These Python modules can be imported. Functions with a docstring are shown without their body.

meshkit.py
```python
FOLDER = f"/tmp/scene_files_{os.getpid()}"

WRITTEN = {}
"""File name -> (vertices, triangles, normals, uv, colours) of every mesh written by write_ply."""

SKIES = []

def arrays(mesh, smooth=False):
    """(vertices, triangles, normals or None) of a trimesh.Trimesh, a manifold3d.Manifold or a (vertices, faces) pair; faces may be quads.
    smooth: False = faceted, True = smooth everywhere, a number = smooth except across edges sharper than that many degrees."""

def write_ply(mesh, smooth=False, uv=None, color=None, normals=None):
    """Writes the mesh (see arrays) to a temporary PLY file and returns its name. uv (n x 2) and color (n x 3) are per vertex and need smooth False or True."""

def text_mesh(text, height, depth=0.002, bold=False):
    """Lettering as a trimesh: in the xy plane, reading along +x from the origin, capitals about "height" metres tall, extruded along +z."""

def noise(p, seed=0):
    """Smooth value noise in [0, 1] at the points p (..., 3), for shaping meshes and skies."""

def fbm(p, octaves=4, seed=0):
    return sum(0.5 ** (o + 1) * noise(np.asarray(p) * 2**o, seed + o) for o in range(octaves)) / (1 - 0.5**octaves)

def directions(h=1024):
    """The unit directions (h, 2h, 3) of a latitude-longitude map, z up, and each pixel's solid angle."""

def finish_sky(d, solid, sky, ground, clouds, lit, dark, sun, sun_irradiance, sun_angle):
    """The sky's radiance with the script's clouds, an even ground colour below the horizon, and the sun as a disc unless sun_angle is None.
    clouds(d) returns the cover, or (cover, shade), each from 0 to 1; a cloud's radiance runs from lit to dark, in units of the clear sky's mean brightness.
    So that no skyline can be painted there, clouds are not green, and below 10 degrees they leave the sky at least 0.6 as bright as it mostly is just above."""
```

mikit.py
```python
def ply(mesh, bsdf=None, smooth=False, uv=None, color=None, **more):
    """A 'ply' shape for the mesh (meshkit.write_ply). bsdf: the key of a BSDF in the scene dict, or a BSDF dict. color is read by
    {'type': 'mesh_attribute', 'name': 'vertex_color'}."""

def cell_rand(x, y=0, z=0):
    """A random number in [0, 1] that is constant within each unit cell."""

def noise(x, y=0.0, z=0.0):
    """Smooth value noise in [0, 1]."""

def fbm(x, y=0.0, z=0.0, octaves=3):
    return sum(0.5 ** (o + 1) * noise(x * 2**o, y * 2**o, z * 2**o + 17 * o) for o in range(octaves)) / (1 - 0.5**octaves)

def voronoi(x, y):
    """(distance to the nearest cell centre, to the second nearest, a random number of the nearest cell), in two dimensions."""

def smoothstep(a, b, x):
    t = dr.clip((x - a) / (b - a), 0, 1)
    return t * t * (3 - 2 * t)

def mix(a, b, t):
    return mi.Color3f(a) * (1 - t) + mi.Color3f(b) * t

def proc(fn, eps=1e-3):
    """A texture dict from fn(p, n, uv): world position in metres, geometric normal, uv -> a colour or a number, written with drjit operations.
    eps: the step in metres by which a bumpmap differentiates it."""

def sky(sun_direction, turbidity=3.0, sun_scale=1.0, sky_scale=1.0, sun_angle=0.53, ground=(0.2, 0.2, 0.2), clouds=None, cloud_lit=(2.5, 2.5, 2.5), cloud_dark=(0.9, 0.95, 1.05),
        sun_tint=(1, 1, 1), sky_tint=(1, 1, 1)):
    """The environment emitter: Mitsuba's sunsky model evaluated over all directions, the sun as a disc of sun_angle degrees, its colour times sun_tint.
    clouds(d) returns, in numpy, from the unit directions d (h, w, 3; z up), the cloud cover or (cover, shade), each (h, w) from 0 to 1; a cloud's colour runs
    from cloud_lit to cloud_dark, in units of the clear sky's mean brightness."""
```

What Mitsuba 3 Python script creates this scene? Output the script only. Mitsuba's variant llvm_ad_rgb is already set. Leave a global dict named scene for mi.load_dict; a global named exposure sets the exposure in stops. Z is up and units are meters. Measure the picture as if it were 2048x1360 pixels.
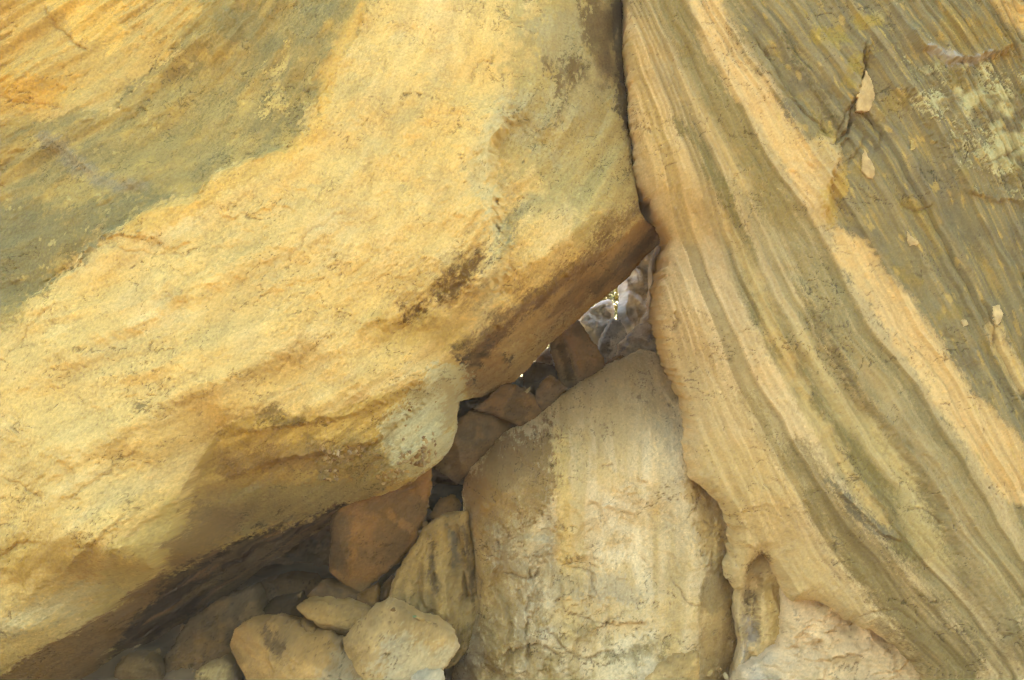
import math
import numpy as np
import trimesh
import mitsuba as mi
import mikit
from scipy.spatial import cKDTree
from scipy.interpolate import RBFInterpolator
from scipy.ndimage import map_coordinates
from shapely import contains_xy, Polygon

T4 = mi.ScalarTransform4f
scene, labels = {}, {}
CELL = 0.0047           # mesh spacing on the big rocks, metres

# ------------------------------------------------------------------ camera, sky, exposure
EYE_Z, REACH, STEP = 1.9, 8.0, 0.0025      # eye height; at 8 m one photo pixel spans 2.5 mm
scene['camera'] = {'type': 'perspective', 'fov': math.degrees(2 * math.atan(1024 * STEP / REACH)), 'fov_axis': 'x',
                   'near_clip': 0.1, 'far_clip': 3000.0,
                   'medium': {'type': 'ref', 'id': 'dusty_air'},
                   'to_world': T4().look_at(origin=[0, 0, EYE_Z], target=[0, 10, EYE_Z], up=[0, 0, 1])}
SUN = (0.30, 0.60, 0.85)
scene['sky_light'] = mikit.sky(SUN, turbidity=3.5, sky_tint=(1.09, 1.0, 0.83), sun_tint=(0.92, 0.95, 0.85), ground=(0.28, 0.25, 0.18))
exposure = 4.9
scene['dusty_air'] = {'type': 'homogeneous', 'albedo': {'type': 'rgb', 'value': [0.95, 0.95, 0.95]}, 'sigma_t': {'type': 'rgb', 'value': [0.0009, 0.0009, 0.0009]}}
scene['haze'] = {'type': 'cube', 'to_world': T4().translate([0, 0, 8.0]).scale([62, 62, 11.0]), 'bsdf': {'type': 'null'}, 'interior': {'type': 'ref', 'id': 'dusty_air'}}
labels['haze'] = {'label': 'thin dusty air between the rocks', 'kind': 'stuff'}


def at(px, py, y):
    """A point of the place measured from the photograph, y metres in front of the eye."""
    k = STEP * np.asarray(y, float) / REACH
    return (np.asarray(px, float) - 1024) * k, EYE_Z - (np.asarray(py, float) - 680) * k


# ------------------------------------------------------------------ materials
def C(r, g, b, k=0.62):
    """A stone's reflectance from the sRGB tone it shows in even light."""
    c = np.array([r, g, b]) / 255.0
    return np.where(c <= 0.04045, c / 12.92, ((c + 0.055) / 1.055) ** 2.4) * k


scene['stone_surface'] = {'type': 'twosided', 'b': {'type': 'principled', 'base_color': {'type': 'mesh_attribute', 'name': 'vertex_color'}, 'roughness': 0.92, 'specular': 0.06}}
scene['leaf_surface'] = {'type': 'twosided', 'b': {'type': 'principled', 'base_color': {'type': 'mesh_attribute', 'name': 'vertex_color'}, 'roughness': 0.55, 'specular': 0.4}}
scene['bark_surface'] = {'type': 'twosided', 'b': {'type': 'diffuse', 'reflectance': {'type': 'rgb', 'value': [0.16, 0.11, 0.07]}}}

# ------------------------------------------------------------------ noise
_rng = np.random.default_rng(77)
_PERM = np.concatenate([_rng.permutation(256)] * 2).astype(np.int64)
_ANG = np.linspace(0, 2 * np.pi, 256, endpoint=False)
_GX, _GY = np.cos(_ANG).astype(np.float32), np.sin(_ANG).astype(np.float32)


def perlin(x, y, seed=0):
    x, y = np.asarray(x, np.float32) + seed * 17.31 % 97, np.asarray(y, np.float32) + seed * 9.77 % 89
    xi, yi = np.floor(x).astype(np.int64), np.floor(y).astype(np.int64)
    fx, fy = (x - xi).astype(np.float32), (y - yi).astype(np.float32)
    u, v = fx * fx * fx * (fx * (fx * 6 - 15) + 10), fy * fy * fy * (fy * (fy * 6 - 15) + 10)
    sd = seed * 53

    def g(a, b):
        h = _PERM[(_PERM[(xi + a + sd) & 255] + yi + b) & 255]
        return _GX[h] * (fx - a) + _GY[h] * (fy - b)
    n0 = g(0, 0) * (1 - u) + g(1, 0) * u
    n1 = g(0, 1) * (1 - u) + g(1, 1) * u
    return (n0 * (1 - v) + n1 * v) * 1.5


def fbm(x, y, octaves=4, seed=0, gain=0.5):
    out, a = 0, 1.0
    for o in range(octaves):
        out = out + a * perlin(x * 2 ** o, y * 2 ** o, seed + o * 3)
        a *= gain
    return out


def ridge(x, y, octaves=3, seed=0, gain=0.5):
    out, a = 0, 1.0
    for o in range(octaves):
        out = out + a * (1 - 2 * np.abs(perlin(x * 2 ** o, y * 2 ** o, seed + o * 5)))
        a *= gain
    return out


def sstep(a, b, x):
    t = np.clip((x - a) / (b - a), 0, 1)
    return t * t * (3 - 2 * t)


def spline(pts, n=24, closed=False):
    p = np.asarray(pts, float)
    if closed:
        q = np.vstack([p[-1], p, p[0], p[1]])
    else:
        q = np.vstack([2 * p[0] - p[1], p, 2 * p[-1] - p[-2]])
    t = np.linspace(0, 1, n, endpoint=False)[:, None]
    out = []
    for i in range(1, len(q) - 2):
        a, b, c, d = q[i - 1], q[i], q[i + 1], q[i + 2]
        out.append(0.5 * (2 * b + (c - a) * t + (2 * a - 5 * b + 4 * c - d) * t ** 2 + (3 * b - a - 3 * c + d) * t ** 3))
    out = np.vstack(out)
    return out if closed else np.vstack([out, p[-1]])


def resample(p, step, closed=False):
    q = np.vstack([p, p[:1]]) if closed else p
    L = np.concatenate([[0], np.cumsum(np.linalg.norm(np.diff(q, axis=0), axis=1))])
    n = max(int(L[-1] / step), 3)
    s = np.linspace(0, L[-1], n, endpoint=not closed)
    return np.stack([np.interp(s, L, q[:, 0]), np.interp(s, L, q[:, 1])], 1)


# ------------------------------------------------------------------ rocks
class Rock:
    """A stone traced as an outline at its own distance, its face a relief of its own, closed behind. h: relief towards the viewer, metres."""

    def __init__(self, outline, ctrl, cell=CELL, rim=(0.12, 0.12), thick=1.0, seed=1, ragged=1.0, sharp=False, hub=None, window=True):
        self.seed, self.thick, self.rim = seed, thick, rim
        c = np.array(ctrl, float)
        x, z = at(c[:, 0], c[:, 1], c[:, 2])
        self.cy = c[:, 2].mean()
        if len(c) >= 3:
            self.rbf = RBFInterpolator(np.stack([x, z], 1), c[:, 2], kernel='thin_plate_spline', smoothing=1e-4, degree=1)
        else:
            self.rbf = lambda p: np.full(len(p), c[0, 2])
        o = self.loc(outline)
        o = resample(o, 0.004, True) if sharp else resample(spline(o, 24, True), 0.004, True)
        d = np.roll(o, -1, 0) - np.roll(o, 1, 0)
        nrm = np.stack([d[:, 1], -d[:, 0]], 1) / np.maximum(np.linalg.norm(d, axis=1, keepdims=True), 1e-9)
        w = 0.010 * fbm(o[:, 0] * 5, o[:, 1] * 5, 3, seed) + 0.005 * fbm(o[:, 0] * 28, o[:, 1] * 28, 3, seed + 9)
        o = o + nrm * (w * ragged)[:, None]
        lo, hi = o.min(0), o.max(0)

        def axis(a, b, v0, v1):
            out, p = [], a
            while p < b:
                out.append(p)
                far = max(v0 - p, p - v1, 0)
                p += cell * (1 + min(far * 30, 11)) if window else cell
            return np.array(out + [b])
        gx, gz = axis(lo[0] - cell, hi[0] + cell, -2.75, 2.75), axis(lo[1] - cell, hi[1] + cell, -0.05, 3.75)
        X, Z = np.meshgrid(gx, gz)
        shp = X.shape
        P = np.stack([X.ravel(), Z.ravel()], 1)
        inside = contains_xy(Polygon(o), P[:, 0], P[:, 1])
        dist, near = cKDTree(o).query(P, workers=-1)
        loc_cell = np.maximum(np.gradient(gx)[None, :], np.gradient(gz)[:, None]).ravel()
        snap = np.where(inside, dist < 0.35 * loc_cell, dist < 0.75 * loc_cell)
        P[snap] = o[near[snap]]
        ok = (inside | snap).reshape(shp)
        quad = ok[:-1, :-1] & ok[1:, :-1] & ok[:-1, 1:] & ok[1:, 1:]
        # a cell made only of snapped corners is a sliver outside
        pure = ~(inside & ~snap).reshape(shp)
        quad &= ~(pure[:-1, :-1] & pure[1:, :-1] & pure[:-1, 1:] & pure[1:, 1:])
        idx = np.arange(P.shape[0]).reshape(shp)
        a, b, c_, d_ = idx[:-1, :-1][quad], idx[:-1, 1:][quad], idx[1:, 1:][quad], idx[1:, :-1][quad]
        F = np.vstack([np.stack([a, b, c_], 1), np.stack([a, c_, d_], 1)])
        used = np.unique(F)
        remap = np.full(P.shape[0], -1)
        remap[used] = np.arange(len(used))
        self.F = remap[F]
        self.P = P[used]
        self.x, self.z = self.P[:, 0].copy(), self.P[:, 1].copy()
        self.edge = np.where(snap, 0, dist)[used]
        # large form: the spline surface on a coarse lattice, read smoothly
        n = 70
        lx, lz = np.linspace(lo[0] - 0.02, hi[0] + 0.02, n), np.linspace(lo[1] - 0.02, hi[1] + 0.02, n)
        A, B = np.meshgrid(lx, lz)
        G = self.rbf(np.stack([A.ravel(), B.ravel()], 1)).reshape(n, n)
        self.base = map_coordinates(G, [(self.z - lz[0]) / (lz[1] - lz[0]), (self.x - lx[0]) / (lx[1] - lx[0])], order=3, mode='nearest')
        self.h = np.zeros(len(self.x))
        self.form = np.zeros(len(self.x))
        self.dither = None
        self.col = np.ones((len(self.x), 3)) * 0.3
        hx, hz = (o.mean(0) if hub is None else self.loc([hub])[0])
        self.hub = np.array([hx, hz])
        self.o = o

    def loc(self, pts):
        p = np.array(pts, float)[:, :2]
        y = np.full(len(p), self.cy)
        for _ in range(5):
            x, z = at(p[:, 0], p[:, 1], y)
            y = self.rbf(np.stack([x, z], 1))
        return np.stack([x, z], 1)

    def chop(self, a, b, slope):
        """A broken plane: all that lies left of the line from a to b falls back at this slope."""
        (x0, z0), (x1, z1) = self.loc([a, b])
        n = math.hypot(x1 - x0, z1 - z0)
        d = ((x1 - x0) * (self.z - z0) - (z1 - z0) * (self.x - x0)) / n + 0.008 * fbm(self.x * 13, self.z * 13, 3, self.seed + 77)
        self.form -= slope * np.maximum(d, 0)

    # ---- fields on the face
    def warp(self, amp, freq, seed):
        return self.x + amp * fbm(self.x * freq, self.z * freq, 3, seed), self.z + amp * fbm(self.x * freq, self.z * freq, 3, seed + 31)

    def flow(self, lines, deg=3):
        """Strata coordinate: constant along each of the traced lines."""
        A, b = [], []
        for t, pts in lines:
            q = resample(spline(self.loc(pts)), 0.05)
            A.append(q)
            b.append(np.full(len(q), float(t)))
        A, b = np.vstack(A), np.concatenate(b)

        def basis(q):
            return np.stack([q[:, 0] ** i * q[:, 1] ** j for i in range(deg + 1) for j in range(deg + 1 - i)], 1)
        w, *_ = np.linalg.lstsq(basis(A), b, rcond=None)
        lo, hi = A.min(0) - 0.1, A.max(0) + 0.1
        return basis(np.clip(self.P, lo, hi)) @ w

    def region(self, pts, soft=20, warp=25, freq=4.0, seed=0, smooth=True, dith=1.0):
        """Soft mask of an area with an uneven border (soft and warp in photo pixels)."""
        soft, warp = soft * STEP, warp * STEP
        o = self.loc(pts)
        o = resample(spline(o, 16, True) if smooth else o, 0.01, True)
        m = 2 * (soft + warp)
        sel = np.flatnonzero((self.x > o[:, 0].min() - m) & (self.x < o[:, 0].max() + m) & (self.z > o[:, 1].min() - m) & (self.z < o[:, 1].max() + m))
        out = np.zeros(len(self.x))
        if len(sel) == 0:
            return out
        x, z = self.x[sel], self.z[sel]
        sd_ = seed + self.seed * 7
        soft = soft * 0.6
        x, z = (x + warp * (fbm(x * freq, z * freq, 4, sd_) + 0.45 * fbm(x * freq * 7, z * freq * 7, 3, sd_ + 11)),
                z + warp * (fbm(x * freq, z * freq, 4, sd_ + 31) + 0.45 * fbm(x * freq * 7, z * freq * 7, 3, sd_ + 13)))
        q = np.stack([x, z], 1)
        d = cKDTree(o).query(q, workers=-1)[0]
        d = np.where(contains_xy(Polygon(o), x, z), d, -d)
        if self.dither is not None:
            d = d + dith * (0.5 * warp + 0.4 * soft) * self.dither[sel]
        out[sel] = sstep(-soft, soft, d)
        return out

    def along(self, pts, margin, warp=0, freq=6.0, seed=0):
        """(indices, distance, side, share of the way) of the points near a traced line."""
        c = resample(spline(self.loc(pts)), 0.005)
        m = margin * STEP
        sel = np.flatnonzero((self.x > c[:, 0].min() - m) & (self.x < c[:, 0].max() + m) & (self.z > c[:, 1].min() - m) & (self.z < c[:, 1].max() + m))
        x, z = self.x[sel], self.z[sel]
        if warp:
            w, sd_ = warp * STEP, seed + self.seed * 7
            x, z = (x + w * (fbm(x * freq, z * freq, 4, sd_) + 0.3 * fbm(x * freq * 6, z * freq * 6, 2, sd_ + 11)),
                    z + w * (fbm(x * freq, z * freq, 4, sd_ + 31) + 0.3 * fbm(x * freq * 6, z * freq * 6, 2, sd_ + 13)))
        d, i = cKDTree(c).query(np.stack([x, z], 1), workers=-1)
        t = np.gradient(c, axis=0)[i]
        side = np.sign(t[:, 0] * (z - c[i, 1]) - t[:, 1] * (x - c[i, 0]))
        return sel, d, side, i / (len(c) - 1)

    def stripe(self, pts, half, soft=8, warp=10, freq=6.0, seed=0, ends=0.08):
        """Mask of a band along a line; half: half width in photo pixels, or (start, end)."""
        w0, w1 = half if isinstance(half, tuple) else (half, half)
        sel, d, side, s = self.along(pts, max(w0, w1) + soft + 2 * warp, warp, freq, seed)
        out = np.zeros(len(self.x))
        w = (w0 + (w1 - w0) * s) * STEP * np.clip(np.minimum(s, 1 - s) / max(ends, 1e-6), 0, 1) ** 0.5
        if self.dither is not None:
            d = d + (0.45 * warp + 0.4 * soft) * STEP * self.dither[sel]
        out[sel] = sstep(-soft * STEP, soft * STEP, w - d)
        return out

    def ledge(self, pts, amp, fall=120, width=4, warp=8, freq=8.0, seed=0, ends=0.12, back=0):
        """A step: the left-hand side of the line (seen from the front, walking along it) stands proud by amp metres and eases back to the face."""
        sel, d, side, s = self.along(pts, fall * 2.2, warp, freq, seed)
        fade = sstep(0, ends, s) * sstep(0, ends, 1 - s)
        sd = d * side
        prof = sstep(-width * STEP, width * STEP, sd) * np.exp(-np.maximum(sd, 0) / (fall * STEP))
        prof *= sstep(fall * 2.2, fall * 1.2, d / STEP)
        if back:
            prof = prof - back * (1 - sstep(-width * STEP, width * STEP, sd)) * np.exp(np.minimum(sd, 0) / (fall * STEP * 0.7))
        self.h[sel] += amp * prof * fade

    def crack(self, pts, depth, width=4, warp=8, freq=9.0, seed=0, ends=0.15):
        sel, d, side, s = self.along(pts, width * 6 + warp * 2, warp, freq, seed)
        fade = sstep(0, ends, s) * sstep(0, ends, 1 - s)
        self.h[sel] -= depth * fade * np.exp(-(d / (width * STEP)) ** 2)
        out = np.zeros(len(self.x))
        out[sel] = fade * np.exp(-(d / (width * 0.8 * STEP)) ** 2)
        return out

    def paint(self, mask, colour, strength=1.0):
        m = np.clip(mask * strength, 0, 1)[:, None]
        self.col = self.col * (1 - m) + np.asarray(colour) * m

    def tone(self, f):
        self.col = self.col * np.maximum(f, 0.05)[:, None]

    def skin(self, coarse=0.010, mid=0.004, fine=0.0022, t=None, s=None, chips=0.35, grain=0.17, aniso=6.0, scale=1.0, ang=0.0):
        """Weathered stone: swells, flakes and grit, drawn out along the strata; and the speckle that goes with them."""
        if t is None:
            ca, sa = math.cos(ang), math.sin(ang)
            s, t = self.x * ca + self.z * sa, -self.x * sa + self.z * ca
        k, sd = scale, self.seed * 11
        x, z = self.x * k, self.z * k
        wx, wz = x + 0.05 * fbm(x * 5, z * 5, 2, sd), z + 0.05 * fbm(x * 5, z * 5, 2, sd + 5)
        self.h += coarse * fbm(x * 3.0, z * 3.0, 3, sd + 1)
        st = fbm(s * k * 4.0 + 0.3 * wx, t * k * 4.0 * aniso, 4, sd + 2, 0.6)
        self.h += mid * st
        fl = ridge(wx * 9, wz * 9, 3, sd + 3)
        self.h += mid * 0.8 * np.clip(fl, -1, 0.9)
        # broken flakes: small terraces with an edge, each of a slightly different tone
        self.terr = np.zeros(len(x))
        for j, (fq, am) in enumerate(((5.0, 1.0), (14.0, 0.5))):
            q = (fbm(wx * fq + 0.5 * st, wz * fq, 4, sd + 4 + 40 * j) + 0.35 * st) * 3.2
            fr = q - np.floor(q)
            where = sstep(-0.05, 0.45, fbm(x * (2.2 + j), z * (2.2 + j), 3, sd + 8 + 40 * j))
            self.h += mid * 1.3 * am * (np.floor(q) + sstep(0.80, 1.0, fr)) * where
            lvl = np.floor(q)
            self.terr += am * where * (np.sin(lvl * 12.9898 + sd) * 43758.5453 % 1 - 0.5)
        # hairline cracks, broken off and picked up again
        self.hair = np.zeros(len(x))
        for j, (fq, w) in enumerate(((2.6, 0.010), (5.5, 0.016), (11.0, 0.026))):
            l = fbm(wx * fq + 0.25 * st, wz * fq + 0.8 * (s if aniso > 2 else 0) * 0.2, 4, sd + 60 + j)
            on = sstep(0.12, 0.4, fbm(x * 3.1, z * 3.1, 3, sd + 70 + j))
            line = np.exp(-(l / w) ** 2) * on
            self.h -= fine * 3.0 * line - fine * 1.6 * on * sstep(0, w * 2.5, l) * np.exp(-np.maximum(l, 0) / 0.12)
            self.hair = np.maximum(self.hair, line)
        # grit with patches
        g1, g2 = fbm(s * k * 42, t * k * 80, 3, sd + 6, 0.7), perlin(x * 120, z * 120, sd + 7)
        g3 = perlin(x * 75, z * 75, sd + 17)
        amt = 0.3 + 0.7 * sstep(-0.3, 0.5, fbm(x * 2.7, z * 2.7, 3, sd + 12))
        self.h += fine * (1.1 * g1 * amt + 0.5 * g2 + 0.5 * g3 * amt)
        # flecks: small chipped scabs
        c1 = fbm(wx * 30, wz * 30, 3, sd + 14)
        chip = sstep(chips, chips + 0.2, c1) * sstep(0.05, 0.5, fbm(x * 3.4, z * 3.4, 2, sd + 15) + 0.12)
        self.h += fine * 1.6 * chip
        self.st, self.g1, self.chip, self.amt = st, g1, chip, amt
        fine_streak = fbm(s * k * 7.0 + 0.2 * wx, t * k * 26 * aniso / 3.2, 3, sd + 21, 0.65)
        self.h += fine * 0.9 * fine_streak * sstep(-0.4, 0.3, fbm(x * 1.7, z * 1.7, 3, sd + 22))
        self.dither = 0.8 * g1 + 0.7 * fine_streak + 0.5 * g2
        rnd = np.random.default_rng(sd).normal(size=len(x))
        self.speck = grain * (0.35 * st + 0.9 * g1 * amt + 0.9 * g2 + 0.8 * g3 + 0.45 * self.terr + 0.7 * fine_streak + 0.28 * rnd)

    def finish(self, name, speck=1.0, hue=0.06, light=(1.2, 1.18, 1.1), chip=0.25):
        sd = self.seed * 13
        fn = np.cross(*(lambda V_: (V_[self.F[:, 1]] - V_[self.F[:, 0]], V_[self.F[:, 2]] - V_[self.F[:, 0]]))(np.stack([self.x, self.base - self.form - self.h, self.z], 1)))
        vn = np.zeros((len(self.x), 3))
        for k in range(3):
            np.add.at(vn, self.F[:, k], fn)
        flat = np.abs(vn[:, 1]) / np.maximum(np.linalg.norm(vn, axis=1), 1e-12)
        self.tone(1 + speck * self.speck * sstep(0.08, 0.4, flat))
        hv = hue * fbm(self.x * 2.3, self.z * 2.3, 4, sd)
        self.col = self.col * np.stack([1 + 0.35 * hv, 1 - 0.05 * hv, 1 - 1.1 * hv], 1)
        self.col = self.col * (1 + (np.array(light) - 1) * (self.chip * chip * 2)[:, None])
        dark = sstep(0.55, 0.8, perlin(self.x * 55, self.z * 55, sd + 3)) * self.amt
        self.tone(1 - 0.3 * dark)
        self.tone(1 - 0.5 * self.hair)
        glint = sstep(0.62, 0.8, perlin(self.x * 62, self.z * 62, sd + 5)) * self.amt
        self.col = self.col * (1 + 0.28 * glint)[:, None]
        R, amp = self.rim
        e = np.clip(self.edge / R, 0, 1)
        y = self.base - self.form - self.h * sstep(0, 0.06, self.edge + 0.004) + amp * (1 - np.sqrt(np.maximum(1 - (1 - e) ** 2, 0)))
        self.y = y
        V = np.stack([self.x, y, self.z], 1)
        col = np.clip(self.col, 0.004, 0.78)
        E = np.vstack([self.F[:, [0, 1]], self.F[:, [1, 2]], self.F[:, [2, 0]]])
        key = np.sort(E, 1)
        key = key[:, 0] * len(V) + key[:, 1]
        _, inv, cnt = np.unique(key, return_inverse=True, return_counts=True)
        B = E[cnt[inv] == 1]
        rim = np.unique(B)
        pos = np.full(len(V), -1)
        pos[rim] = np.arange(len(rim))
        rings, F, base = [V], [self.F], len(V)
        prev = rim
        tree = cKDTree(V[:, [0, 2]])
        soft_col = np.stack([col[i].mean(0) for i in tree.query_ball_point(V[rim][:, [0, 2]], 0.02, workers=-1)])
        for _ in range(2):
            nb = cKDTree(V[rim]).query(V[rim], k=min(24, len(rim)), workers=-1)[1]
            soft_col = soft_col[nb].mean(1)
        cols = [col]
        for dy, sc in ((0.03, 1.0), (0.07, 0.998), (0.12, 0.995), (0.18, 0.99), (0.26, 0.98), (0.36, 0.97), (0.5, 0.95), (0.7, 0.9), (1.0, 0.72)):
            if self.thick > 1.1 and dy < 0.4:
                sc = 1 - (1 - sc) * 0.1
            q = V[rim].copy()
            yy = q[:, 1] + dy * self.thick
            bump = 0.012 * min(1, dy * 8) * fbm(q[:, 0] * 7 + yy * 5, q[:, 2] * 7 + yy * 9, 3, self.seed + 400)
            ra = q[:, [0, 2]] - self.hub
            ra /= np.maximum(np.linalg.norm(ra, axis=1, keepdims=True), 1e-6)
            q[:, 0] = self.hub[0] + (q[:, 0] - self.hub[0]) * sc + ra[:, 0] * bump
            q[:, 2] = self.hub[1] + (q[:, 2] - self.hub[1]) * sc + ra[:, 1] * bump
            q[:, 1] = yy
            now = base + np.arange(len(rim))
            a, b = prev[pos[B[:, 0]]], prev[pos[B[:, 1]]]
            c, d = now[pos[B[:, 1]]], now[pos[B[:, 0]]]
            F += [np.stack([a, d, c], 1), np.stack([a, c, b], 1)]
            rings.append(q)
            mot = 1 + 0.16 * fbm(q[:, 0] * 9 + yy * 11, q[:, 2] * 9 + yy * 6, 4, self.seed + 410)
            cols.append(np.clip(soft_col * mot[:, None], 0.004, 0.78))
            prev, base = now, base + len(rim)
        top = rings[-1][:, 1].max() + 0.1 * self.thick
        rings.append(np.array([[self.hub[0], top, self.hub[1]]]))
        F.append(np.stack([prev[pos[B[:, 0]]], np.full(len(B), base), prev[pos[B[:, 1]]]], 1))
        allv = np.vstack(rings)
        allc = np.vstack(cols + [soft_col.mean(0)[None]])
        scene[name] = mikit.ply((allv, np.vstack(F)), 'stone_surface', smooth=True, color=allc)
        self.tree = cKDTree(np.stack([self.x / y, (self.z - EYE_Z) / y], 1))
        return self

    def surface(self, px, py):
        """The point of the finished face seen at a place of the photograph."""
        k = STEP / REACH
        i = self.tree.query([(px - 1024) * k, -(py - 680) * k])[1]
        return np.array([self.x[i], self.y[i], self.z[i]])


def tag(key, label, category, group=None, kind=None):
    labels[key] = {'label': label, 'category': category}
    if group:
        labels[key]['group'] = group
    if kind:
        labels[key]['kind'] = kind


# ------------------------------------------------------------------ the ground
gx = np.concatenate([-np.geomspace(60, 5, 22), np.linspace(-4.6, 4.6, 260), np.geomspace(5, 60, 22)])
gy = np.concatenate([-np.geomspace(60, 1, 26), np.linspace(-0.5, 13, 330), np.geomspace(13.5, 60, 22)])
GX, GY = np.meshgrid(gx, gy)
near = np.exp(-((GX / 9) ** 2 + ((GY - 8) / 7) ** 2))
GZ = 0.10 * fbm(GX * 0.8, GY * 0.8, 4, 5) * near + 0.9 * fbm(GX * 0.03, GY * 0.03, 3, 8) * (1 - near) + 0.02 * fbm(GX * 6, GY * 6, 2, 6) * near
GZ += 13 * sstep(15, 48, GY) * (1 + 0.15 * fbm(GX * 0.07, GY * 0.07, 3, 9)) - 0.05


def bank(x, y):
    """The dirt slope that the rubble lies in."""
    return (0.06 + 0.25 * np.clip(y - 7.3, -0.6, 1.9) + 0.05 * fbm(x * 3.1, y * 3.1, 4, 44)) * np.exp(-(np.maximum(np.abs(x + 1.1) - 0.9, 0) / 0.35) ** 2) * sstep(6.2, 7.0, y)


GZ = np.maximum(GZ, bank(GX, GY))
ii = np.arange(GX.size).reshape(GX.shape)
gf = np.stack([ii[:-1, :-1], ii[:-1, 1:], ii[1:, 1:], ii[1:, :-1]], -1).reshape(-1, 4)
dirt = np.array([0.165, 0.112, 0.052]) * (1 + 0.35 * fbm(GX * 1.3, GY * 1.3, 4, 12) + 0.25 * fbm(GX * 11, GY * 11, 3, 13)).reshape(-1, 1)
dry = sstep(14, 20, GY).reshape(-1, 1)
dirt = dirt * (1 - dry) + np.array([0.38, 0.34, 0.20]) * dry
scene['ground'] = mikit.ply((np.stack([GX, GY, GZ], -1).reshape(-1, 3), gf), 'stone_surface', smooth=True, color=np.clip(dirt, 0.02, 0.5))
labels['ground'] = {'label': 'dirt ground under the fallen rocks, rising to a hillside behind', 'kind': 'structure'}

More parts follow.
